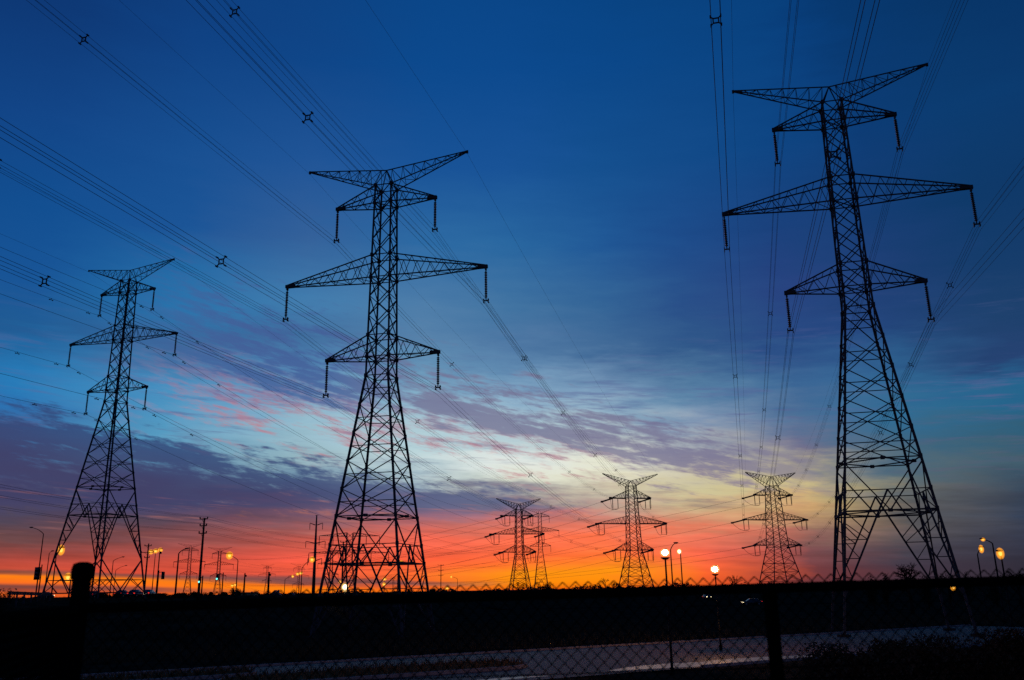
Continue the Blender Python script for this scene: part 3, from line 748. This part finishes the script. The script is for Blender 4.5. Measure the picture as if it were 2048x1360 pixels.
# ------------------------------------------------------------------ street lamps
GL = 'street lamps along the road and the lots'
def lamp(label, top, Y, head=None, lit='amber', rpx=4., heads=1, tall=1.15, power=0, r0=.1):
    p = at(top[0], top[1], Y); g = gz(p.x, p.y); h = p.z-g
    rr = rpx*.95/FPX*(Y**2+p.x**2)**.5 if lit != 'off' else .16
    hp = at(head[0], head[1], Y)-p if head else Vector((0, 0, rr*tall*(1.3 if power else .6)))
    t = thing('street_lamp', label, 'street lamp', (p.x, p.y, g), 0, GL)
    mb = MB(); mb.tube([(0, 0, -.2), (0, 0, .35), (0, 0, .36), (0, 0, h)], [r0*1.9, r0*1.9, r0*1.15, r0*.7], 10); mb.obj('pole', POLE, t, True)
    H0 = Vector((0, 0, h)); tip = H0+hp
    if head:
        c = H0+Vector((hp.x*.35, hp.y*.35, hp.z*.75)); pts = [H0.lerp(c, q/6).lerp(c.lerp(tip, q/6), q/6) for q in range(7)]
        mb = MB(); mb.tube(pts, [lerp(r0*.65, r0*.4, q/6) for q in range(7)], 8); mb.obj('arm', POLE, t, True)
    for k in range(heads):
        off = Vector(((k-(heads-1)/2)*rr*1.9, 0, (k-(heads-1)/2)*rr*.35))
        c = tip+off; dr = 1 if not head or hp.x >= 0 else -1
        mb = MB()
        mb.ball(c+Vector((dr*.05, 0, .04 if lit == 'off' else rr*tall*(.5 if lit == 'amber' else .8))), *((max(.36, rr*.9), max(.16, rr*.7), max(.09, rr*.35)) if lit != 'white' else (rr*.4, rr*.4, rr*.2)), 12, 6); hd = mb.obj('lamp_head', SIGNY, t, True)
        if lit == 'off':
            mb = MB(); mb.ball(c+Vector((dr*.05, 0, -.03)), .22, .12, .07, 10, 6); mb.obj('lens', CARG, hd, True)
        else:
            hot = lit == 'white'
            mb = MB(); q = .62 if hot else .44; mb.ball(c, rr*q, rr*q, rr*q*tall, 14, 10); mb.obj('lamp_bulb', LAMP_LOT if power else LAMP_HOT if hot else LAMP_OR, hd, True)
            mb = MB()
            for w in (.68, .86, 1.04): mb.ball(c, rr*w, rr*w, rr*w*tall, 18, 12)  # nested glowing shells added as soft bloom around the bulb
            mb.obj('bloom_halo', GLOW_HOT if hot else GLOW_OR, hd, True)
    if power:
        mb = MB(); mb.tube([Vector((0, 0, h-.10)), Vector((0, 0, h-.02)), Vector((0, 0, h+.02))], [.1, .22, .24], 20); mb.obj('light_shield_collar', SIGNY, t, True)  # opaque collar added to keep the bulb's light off the pole
    return t
lamp('unlit curved arm street lamp at the far left edge', (87, 1068), 150, (63, 1055), 'off')
lamp('small unlit lamp just left of the left pylon foot', (98.5, 1107), 190, (105, 1102), 'off')
lamp('lit amber lamp against the left leg of the left pylon, above the fence post', (113, 1108), 150, (122.5, 1100), 'amber', 6, 1, 1.6)
lamp('lit amber lamp half hidden by the fence corner post', (141, 1162), 120, (136, 1155), 'amber', 6.5, 1, 1.3)
lamp('unlit arm lamp behind the middle of the left pylon', (226.5, 1122), 200, (246, 1114), 'off')
lamp('lower unlit arm lamp behind the left pylon, pointing right', (231.5, 1141), 260, (252, 1131), 'off')
lamp('high mast with a cluster of three amber lamps right of the left pylon', (311, 1105), 220, None, 'amber', 4.6, 3, 1.)
lamp('unlit arm lamp in front of the far pylon left of the tall wooden pole', (357.5, 1107), 150, (373, 1097), 'off', r0=.14)
lamp('lit round lamp on a left pointing arm right of the tall wooden pole', (476, 1121), 170, (459, 1111), 'amber', 6.5)
lamp('twin amber lamps low above the round bushes', (467.5, 1172), 300, None, 'amber', 3.2, 2, .9)
lamp('tall mast with twin amber lamps in front of a tiny far pylon', (598.5, 1149), 300, None, 'amber', 3.6, 2, .9)
lamp('small lit arm lamp left of the twin lamp mast', (570, 1159), 260, (585.5, 1152.5), 'amber', 2.6)
lamp('lit round lamp just left of the steel monopole', (604, 1137), 180, (624, 1119), 'amber', 5.2)
lamp('big glaring lamp low between the left legs of the middle pylon', (690, 1180), 110, None, 'white', 7.5)
lamp('small amber lamp just above the big glaring lamp', (683, 1168), 300, (680, 1164), 'amber', 3.)
lamp('upper of two amber lamps between the legs of the middle pylon', (769, 1160), 280, None, 'amber', 4.2, 1, .8)
lamp('lower of two amber lamps between the legs of the middle pylon', (768, 1171), 240, None, 'amber', 3.6)
lamp('lit lamp on the lower belt of the middle pylon, right side', (796, 1130), 170, (803, 1125), 'amber', 4.)
lamp('tiny tilted lamp near the right leg of the middle pylon', (811, 1167), 320, (814.5, 1164), 'amber', 2.2, 1, 1.6)
lamp('low amber lamp right of the small distant pole', (894, 1178), 260, None, 'amber', 4.2, 1, .8)
lamp('tiny pale lamp on an arm right of the small distant pole', (915, 1158), 350, (902.5, 1153.5), 'amber', 2.2, 1, 1.3)
lamp('brightest white globe lamp on the nearest lot pole', (1330.5, 1115.5), 46.5, None, 'white', 9.6, 1, .8, 1, .06)
lamp('second white globe lamp, lower and right of the brightest one', (1430.5, 1148.5), 63, None, 'white', 8.8, 1, .85, 1, .06)
lamp('tall unlit curved lamp between the brightest globe and a small lit lamp', (1341, 1100), 120, (1351, 1086), 'off')
lamp('small lit lamp on a thin pole right of the tall unlit curved lamp', (1361, 1108), 130, (1358.5, 1103), 'white', 4.6)
lamp('lit amber lamp tilted on a short pole, left of three at the right edge', (1955, 1109), 110, (1962.5, 1098), 'amber', 4.3, 1, 1.7)
lamp('upper lit lamp on a long left pointing arm at the right edge', (1985, 1087), 100, (1966, 1079), 'amber', 3.8, 1, .9)
lamp('large amber lamp nearest the right edge', (2003, 1116), 90, (2000.5, 1107), 'amber', 6.6, 1, 1.5)
lamp('low lit lamp below the fence rail at the right', (1904, 1181), 150, (1906, 1175), 'amber', 4.4, 1, 1.3)

# ------------------------------------------------------------------ traffic lights
GT = 'traffic lights at the far road junction'
def signal(label, px, py, Y, wpx, hpx, lit=False, polepx=None):
    p = at(px, py, Y); g = gz(p.x, p.y); d = (Y*Y+p.x**2)**.5/FPX; w, h = wpx*d, hpx*d
    q = at(polepx, py, Y) if polepx else p+Vector((w*1.1, 0, 0))
    t = thing('traffic_light', label, 'traffic light', (q.x, q.y, g), 0, GT)
    z = p.z-g; dx = p.x-q.x
    mb = MB(); mb.tube([(0, 0, -.2), (0, 0, z+h*.7)], [.11, .08], 10); mb.obj('pole', POLE, t, True)
    mb = MB(); mb.tube([(0, 0, z+h*.42), (dx, 0, z+h*.5)], .05, 8); mb.obj('arm', POLE, t, True)
    mb = MB(); mb.box((dx, 0, z), w, .25, h)
    for k in (-1, 0, 1): mb.tube([(dx, -.12, z+k*h*.3), (dx, -.3, z+k*h*.3)], w*.36, 10)
    hd = mb.obj('signal_head', SIGNY, t)
    for k in (-1, 0, 1):
        mb = MB(); mb.ball((dx, -.31, z+k*h*.3), w*.36, .05, w*.36, 12, 6); mb.obj('lens', GREEN if lit and k == -1 else CARG, hd, True)
signal('dark signal box hung on the far left lamp post', 74.5, 1147, 149, 9, 21, False, 82)
signal('unlit dark signal head right of the thin bare pole', 326, 1151, 150, 5, 13, False, 317)
signal('green traffic light just left of the tall wooden pole foot', 399.5, 1160, 130, 4.5, 11, True, 405)
signal('green traffic light in front of the far pylon right of the tall wooden pole', 435, 1154, 150, 4.5, 11, True, 446)

# ------------------------------------------------------------------ cars
def make_car():
    t = thing('car', 'car', 'car', (0, 0, 0), 0, 'cars on the far road')
    body = MB()
    st = [(-2.2, .62, .42, .72), (-2.1, .80, .30, .92), (-1.4, .88, .24, 1.0), (0, .9, .22, 1.0), (1.1, .88, .24, .95), (1.9, .80, .28, .82), (2.2, .62, .40, .66)]
    n = 8
    for x, w, z0, z1 in st:
        for y, z in ((-w*.9, z0), (-w, lerp(z0, z1, .45)), (-w*.95, z1-.04), (-w*.8, z1), (w*.8, z1), (w*.95, z1-.04), (w, lerp(z0, z1, .45)), (w*.9, z0)): body.v.append(Vector((x, y, z)))
    for k in range(len(st)-1):
        for j in range(n): a = k*n+j; b = k*n+(j+1) % n; body.f.append((a, b, b+n, a+n))
    body.f += [tuple(range(n-1, -1, -1)), tuple(len(body.v)-n+j for j in range(n))]
    body.obj('body', CARP, t, True)
    cab = MB(); cs = [(-1.9, .74, .9, .98), (-1.2, .62, .9, 1.42), (-.2, .64, .9, 1.48), (.5, .6, .9, 1.40), (1.25, .74, .9, .96)]
    for x, w, z0, z1 in cs:
        for y, z in ((-.8, z0), (-w, z1-.03), (-w*.8, z1), (w*.8, z1), (w, z1-.03), (.8, z0)): cab.v.append(Vector((x, y, z)))
    for k in range(4):
        for j in range(5): a = k*6+j; cab.f.append((a, a+1, a+7, a+6))
    cab.obj('cabin_glass', CARG, t)
    rf = MB(); rf.box((-.35, 0, 1.475), 1.5, 1.02, .05); rf.obj('roof', CARP, t)
    for x in (-1.35, 1.4):
        for s in (-1, 1):
            w = MB(); w.tube([(x, s*.66, .32), (x, s*.88, .32)], .32, 16); wo_ = w.obj('wheel', RUBBER, t)
            r = MB(); r.tube([(x, s*.885, .32), (x, s*.895, .32)], .2, 12); r.obj('rim', RIMM, wo_)
    for s in (-1, 1):
        m = MB(); m.ball((2.05, s*.62, .68), .1, .17, .1, 10, 6); m.obj('headlight', HEAD, t, True)
        m = MB(); m.ball((-2.12, s*.64, .82), .06, .16, .09, 10, 6); m.obj('taillight', RED, t, True)
        m = MB(); m.box((.75, s*.95, 1.0), .12, .2, .13); m.obj('mirror', CARP, t)
    m = MB(); m.box((-2.24, 0, .62), .02, .5, .12); m.obj('number_plate', RIMM, t)
    return t
proto = None
def car(label, px, Y, rz):
    global proto
    p = at(px, 1180, Y); o = proto = make_car() if proto is None else proto
    if o.get('used'): o = copy_tree(proto); 
    proto['used'] = 1
    o.location = (p.x, p.y, gz(p.x, p.y)+.03); o.rotation_euler = (0, 0, rz); o['label'] = label
    if 'used' in o and o is not proto: del o['used']
car('dark car with two red tail lights at the far left under the guardrail', 94, 215, R(86))
car('dark car seen from behind right beside the fence corner post', 190, 205, R(84))
car('dark car seen from behind under the middle of the left pylon', 246, 195, R(86))
car('dark car seen from behind near the right foot of the left pylon', 272, 185, R(88))
car('dark car with red tail light below the cluster lamp', 299, 190, R(92))
car('dark car driving left on the far road, seen side on below the fence rail', 1501, 203, R(180))
car('car coming forward with one bright headlight left of the driving car', 1413, 275, R(-85))
car('car with small headlights just over the rail left of centre', 977, 320, R(-75))
del proto['used']
# road the cars stand on
def strip(name, pts, w, mat, dz):
    mb = MB(); P = [Vector(p) for p in pts]
    for k, p in enumerate(P):
        d = (P[min(k+1, len(P)-1)]-P[max(k-1, 0)]); d.z = 0; d.normalize(); n = Vector((-d.y, d.x, 0))*w/2
        for j in range(5): q = p+n*(j/2-1); mb.v.append(Vector((q.x, q.y, gz(q.x, q.y)+dz)))
    for k in range(len(P)-1):
        for j in range(4): a = k*5+j; mb.f.append((a, a+1, a+6, a+5))
    return tag(mb.obj(name, mat, smooth=True), kind='structure')
strip('road', [(-95+i*2.2, 105+i*3.6, 0) for i in range(40)], 14, ROADM, .03)
strip('road', [(-20+i*6, 200+i*.9, 0) for i in range(40)], 9, ROADM, .03)

# guardrail at the far left
def guardrail():
    a, b = at(18, 1184, 95), at(100, 1187, 110); g = gz(a.x, a.y)
    t = thing('guardrail', 'low metal guardrail on posts at the far left horizon', 'guardrail', (a.x, a.y, g))
    d = b-a; mb = MB()
    for k in range(2): mb.bar((0, 0, a.z-g-.18*k), d+Vector((0, 0, a.z-g-.18*k)), .17)
    mb.obj('rail', STEEL, t)
    for k in range(7):
        p = d*(k/6); zg = gz(a.x+p.x, a.y+p.y)-g; mb = MB(); mb.box((p.x, p.y+.15, (zg+p.z+a.z-g)/2), .14, .14, abs(p.z+a.z-g-zg)+.2); mb.obj('post', STEEL, t)
guardrail()

# ------------------------------------------------------------------ houses
def house(label, px0, px1, py_top, Y, wallm, gable=True, eave=.55):
    a, b = at(px0, py_top, Y), at(px1, py_top, Y); w = (b-a).length; c = (a+b)/2; g = gz(c.x, c.y); h = c.z-g; he = h*eave if gable else h-.25
    t = thing('house', label, 'house', (c.x, c.y, g), R(6), 'small buildings on the far horizon')
    dpt = w*1.25; mb = MB()
    mb.quad((-w/2, -dpt/2, -.3), (w/2, -dpt/2, -.3), (w/2, -dpt/2, he), (-w/2, -dpt/2, he)); mb.quad((w/2, dpt/2, -.3), (-w/2, dpt/2, -.3), (-w/2, dpt/2, he), (w/2, dpt/2, he))
    mb.quad((-w/2, dpt/2, -.3), (-w/2, -dpt/2, -.3), (-w/2, -dpt/2, he), (-w/2, dpt/2, he)); mb.quad((w/2, -dpt/2, -.3), (w/2, dpt/2, -.3), (w/2, dpt/2, he), (w/2, -dpt/2, he))
    if gable:
        mb.tri((-w/2, -dpt/2, he), (w/2, -dpt/2, he), (0, -dpt/2, h-.12)); mb.tri((w/2, dpt/2, he), (-w/2, dpt/2, he), (0, dpt/2, h-.12))
    mb.obj('wall', wallm, t)
    mb = MB(); e = .35
    if gable:
        for s in (-1, 1):
            x1 = s*(w/2+e); ze = he-e*(h-he)/(w/2)
            v = [(0, -dpt/2-e, h), (x1, -dpt/2-e, ze), (x1, dpt/2+e, ze), (0, dpt/2+e, h)]
            mb.quad(*v); mb.quad(*[(x, y, z+.14) for x, y, z in v]); mb.quad(v[0], v[1], (v[1][0], v[1][1], v[1][2]+.14), (v[0][0], v[0][1], v[0][2]+.14))
    else: mb.box((0, 0, h-.12), w+.5, dpt+.5, .26)
    ro = mb.obj('roof', ROOFM, t)
    mb = MB(); mb.box((w*.22, dpt*.1, h*.96), .5, .5, h*.2); mb.obj('chimney', CONC, ro)
    for x in (-w*.25, w*.25):
        mb = MB(); mb.box((x, -dpt/2-.02, he*.55), w*.16, .08, he*.35); wn = mb.obj('window', CONC, t); mb = MB(); mb.box((x, -dpt/2-.05, he*.55), w*.13, .06, he*.29); mb.obj('pane', CARG, wn)
    mb = MB(); mb.box((0, -dpt/2-.02, he*.38), w*.12, .08, he*.76); mb.obj('door', WOOD, t)
house('gabled house with slate roof right of the bare pole', 540, 563, 1181, 300, ROOFM)
house('smaller gabled house with slate roof beside the first one', 575, 593, 1187, 320, ROOFM)
house('long low flat roofed tan building behind the round bushes', 479, 512, 1184.5, 290, TANW, False)

# ------------------------------------------------------------------ trees and bushes
def bare_tree(label, px, py_top, Y, spread, seed, depth=7):
    p = at(px, py_top, Y); g = gz(p.x, p.y); h = p.z-g; rnd = random.Random(seed)
    t = thing('bare_tree', label, 'tree', (p.x, p.y, g), 0, 'leafless trees on the horizon')
    tr = MB(); br = MB()
    def grow(mb, a, d, l, r, k):
        b = a+d*l; m = a.lerp(b, .5)+Vector((rnd.gauss(0, .05), rnd.gauss(0, .05), 0))*l
        mb.tube([a, m, b], [r, r*.85, r*.7], 5 if k > 2 else 4, False)
        if k == 0: return
        for _ in range(rnd.choice((2, 3, 3))):
            nd = (d+Vector((rnd.gauss(0, .55*spread), rnd.gauss(0, .55*spread), rnd.gauss(.12, .28)))).normalized()
            grow(br, b if _ else m.lerp(b, .6), nd, l*rnd.uniform(.62, .82), r*.67, k-1)
    l0 = h*.25; grow(tr, Vector((0, 0, -.2)), Vector((rnd.gauss(0, .05), 0, 1)).normalized(), l0, h*.036, depth)
    zmax = max(v.z for v in br.v); f = h/zmax
    for mb in (tr, br): mb.v = [Vector((v.x*f, v.y*f, v.z*f)) for v in mb.v]
    tr.obj('trunk', TWIG, t); br.obj('crown', TWIG, t)
bare_tree('bare spreading tree between the legs of the nearest right hand pylon', 1812, 1124, 130, 1.25, 4)
bare_tree('small bare tree left of the far angle pylon, against the orange glow', 1216, 1155, 240, 1., 9, 6)
bare_tree('small bare tree right of the second globe lamp', 1456, 1150, 200, 1.1, 12, 6)
bare_tree('low bare tree behind the foot of the left of centre angle pylon', 1040, 1163, 300, 1.3, 15, 6)
bare_tree('small bare tree behind the right foot of the nearest right hand pylon', 1893, 1143, 160, 1.2, 22, 6)
bare_tree('bare tree at the far right edge beyond the last amber lamp', 2034, 1139, 150, 1.3, 27, 6)
def bush(label, px, py_top, Y, wpx, mat=LEAF, seed=0, n=700, group='dark bushes along the horizon', leafs=.16):
    p = at(px, py_top, Y); g = gz(p.x, p.y); h = max(.8, p.z-g); w = wpx*Y/FPX/2; rnd = random.Random(seed)
    t = thing('bush', label, 'bush', (p.x, p.y, g), rnd.uniform(0, 6), group)
    st = MB(); fo = MB(); lobes = []
    for k in range(9):
        th = rnd.uniform(0, 6.28); r = w*rnd.uniform(.1, .75); top = Vector((cos(th)*r, sin(th)*r, h*rnd.uniform(.45, .92)))
        st.tube([(0, 0, -.1), Vector((top.x*.4, top.y*.4, top.z*.55)), top], [.06, .04, .015], 5); lobes.append(top)
    lobes.append(Vector((0, 0, h*.95)))
    for k in range(n):
        c = rnd.choice(lobes); q = Vector((rnd.gauss(0, w*.22), rnd.gauss(0, w*.22), rnd.gauss(-h*.16, h*.15))); q = c+q
        if q.z < .02 or q.z > h*1.03: continue
        s = leafs*rnd.uniform(.6, 1.5); a = Vector((rnd.gauss(0, 1), rnd.gauss(0, 1), rnd.gauss(0, 1))).normalized(); b = a.orthogonal().normalized()
        fo.quad(q-a*s, q-b*s*.45, q+a*s, q+b*s*.45)
    st.obj('stems', TWIG, t); fo.obj('foliage', mat, t)
BU = [('dark rounded bush cut off by the left edge under the guardrail', 2, 1179, 80, 60), ('low dark bush right of the fence corner post', 205, 1188, 140, 34), ('low dark bush under the right foot of the left pylon', 236, 1189, 150, 26),
      ('wide dark bush below the cluster lamp', 318, 1189, 140, 42), ('dark bush at the foot of the unlit arm lamp', 362, 1187, 150, 34), ('ragged bush left of the tall wooden pole foot', 388, 1189, 170, 20),
      ('small upright bush right of the tall wooden pole', 422, 1184, 190, 10), ('ragged low bush left of the two round bushes', 448, 1187, 200, 20), ('left of two tall round topped bushes by the tan building', 467, 1176.5, 270, 13), ('right of two tall round topped bushes by the tan building', 476, 1176.5, 272, 12),
      ('bush between the tan building and the gabled house', 532, 1187, 260, 14), ('dark bush at the left foot of the middle pylon', 652, 1184, 150, 14), ('dark bush between the legs of the middle pylon', 774, 1185, 190, 14), ('upright dark bush at the right leg of the middle pylon', 818, 1178, 160, 9),
      ('bush right of the middle pylon foot', 866, 1178, 240, 12), ('low bush left of the small distant pole', 850, 1184, 230, 26), ('dark bush left of the bare spreading tree', 1742, 1153, 150, 26), ('second dark bush left of the bare spreading tree', 1768, 1148, 150, 22), ('dark bush under the bare spreading tree', 1850, 1152, 150, 34),
      ('low dark bush left of the three right edge lamps', 1925, 1151, 170, 40), ('dark bush below the three right edge lamps', 1985, 1149, 160, 44),
      ('dark bush at the foot of the far angle pylon', 1238, 1167, 280, 12), ('low bush right of the left of centre angle pylon', 1095, 1168, 290, 26)]
for k, (lb, px, py, Y, w) in enumerate(BU): bush(lb, px, py, Y, w, LEAF, 100+k, 2200 if Y < 120 else 1500, leafs=.07+Y/3200)
SH = [('reddish dry shrub mass at the lower right, first beyond the line post', 1668, 1292, 27, 150, 21), ('reddish dry shrub right of the first one, thinner', 1770, 1284, 29, 150, 22), ('dark brown shrub near the lower right corner', 1880, 1274, 31, 170, 23), ('brown shrub cut off by the right edge', 2020, 1264, 30, 190, 24),
      ('low brown shrub in front of the first reddish one', 1720, 1312, 22, 150, 25), ('low dark shrub in front of the corner shrubs', 1860, 1304, 21, 190, 26), ('low dark shrub right at the lower right corner', 2000, 1296, 20, 210, 27)]
for lb, px, py, Y, w, sd in SH: bush(lb, px, py, Y, w, RUST, sd, 13000, 'dry shrubs on the bank at the lower right', .05)
# far woodland that closes the horizon
rnd = random.Random(77); mb = MB()
for k in range(16000):
    a = rnd.uniform(-38, 38); Y = rnd.uniform(420, 900); x = math.tan(R(a))*Y; g = gz(x, Y); hh = 2.6+1.3*sin(a*1.7)*sin(a*.43)+.5*sin(a*9)+rnd.gauss(0, .25)
    q = Vector((x, Y, g+max(.2, hh*rnd.random()**.5))); s = rnd.uniform(.3, .8); u = Vector((1, rnd.gauss(0, .4), rnd.gauss(0, .5))).normalized(); v = u.orthogonal().normalized()
    mb.quad(q-u*s, q-v*s*.6, q+u*s, q+v*s*.6)
tag(mb.obj('far_woodland', LEAF), 'dark ragged strip of far woodland along the horizon', 'woodland', None, 'stuff')

# ------------------------------------------------------------------ chain link fence
def fence():
    YF = 4.; TER = 2.5
    c0 = at(157, 1217, YF); c1 = at(2040, 1161, YF); slope = (c1.z-c0.z)/(c1.x-c0.x)
    rz = lambda x: c0.z+slope*(x-c0.x)
    t = thing('chain_link_fence', 'dark out of focus chain link fence with top rail across the foreground', 'fence', (c0.x, YF, TER))
    O = Vector((c0.x, YF, TER)); P = lambda x, y, z: Vector((x, y, z))-O
    X1 = 4.6
    mb = MB(); mb.tube([P(c0.x, YF, rz(c0.x)), P(X1, YF, rz(X1))], .0212, 14); 
    for k in range(3): x = c0.x+1.1+k*2.2; mb.tube([P(x, YF, rz(x)), P(x+.1, YF, rz(x+.1))], .0235, 14)
    mb.obj('top_rail', FENCE, t, True)
    # second run turning back towards the camera at the left
    e1 = at(11, 1240, 2.4); d = Vector((e1.x-c0.x, e1.y-YF, 0)); e2 = Vector((c0.x, YF, 0))+d*1.9; zl = rz(c0.x)-.005
    mb = MB(); mb.tube([P(c0.x, YF, zl), P(e2.x, e2.y, zl)], .0212, 14); mb.obj('top_rail', FENCE, t, True)
    # posts
    pt = at(157, 1124, YF).z
    mb = MB(); mb.tube([P(c0.x, YF, TER-.1), P(c0.x, YF, pt-.02)], .039, 20); po = mb.obj('corner_post', FENCE, t, True)
    mb = MB(); mb.tube([P(c0.x, YF, pt-.075), P(c0.x, YF, pt-.07), P(c0.x, YF, pt-.03), P(c0.x, YF, pt-.008), P(c0.x, YF, pt)], [.042, .0475, .0475, .041, .018], 20); mb.obj('post_cap', FENCE, po, True)
    mb = MB()
    for z in (rz(c0.x), rz(c0.x)-.4, rz(c0.x)-.8): mb.tube([P(c0.x, YF, z-.012), P(c0.x, YF, z+.012)], .043, 20)
    mb.obj('tension_band', FENCE, po, True)
    xl = at(1552, 1260, YF).x
    mb = MB(); mb.tube([P(xl, YF+.045, TER-.1), P(xl, YF+.045, rz(xl)-.03)], .030, 16); po = mb.obj('line_post', FENCE, t, True)
    mb = MB(); mb.tube([P(xl, YF+.045, rz(xl)-.05), P(xl, YF+.045, rz(xl)-.012), P(xl, YF+.04, rz(xl)+.012)], [.033, .033, .02], 14); mb.obj('post_cap', FENCE, po, True)
    # woven wire
    Hh = .0279; top = .052; rnd_ = random.Random(8)
    def weave(o0, dirv, length, zf, parent):
        n = int(length/Hh); nrm = Vector((-dirv.y, dirv.x, 0)); mb = MB(); r = .0029
        for i in range(n):                         # each wire zigzags between two columns and hooks its neighbours
            base = Hh*(i+.5); zt = zf(base)+top; pts = []; k = 0; z = zt-(Hh if i % 2 == 0 else 0)*0
            while z > TER+.03:
                x = base+(Hh*.5 if (k+i) % 2 else -Hh*.5); dep = .0022*(1 if k % 2 else -1)
                q = o0+dirv*x+nrm*(dep-.026); pts.append(Vector((q.x, q.y, z+rnd_.gauss(0, .0012)))-O); z -= Hh; k += 1
            mb.tube(pts, r, 4, False)
        return mb.obj('chain_link_mesh', FENCE, parent)
    weave(Vector((c0.x+.05, YF, 0)), Vector((1, 0, 0)), X1-c0.x-.05, lambda s: rz(c0.x+s), t)
    dn = d.normalized(); weave(Vector((c0.x, YF, 0))+dn*.06, dn, 2.9, lambda s: zl-.07, t)
    mb = MB()
    for dz in (-.325, -.372): mb.tube([P(c0.x, YF-.03, rz(c0.x)+dz), P(X1, YF-.03, rz(X1)+dz)], .0024, 6)
    mb.obj('tension_wire', FENCE, t)
fence()
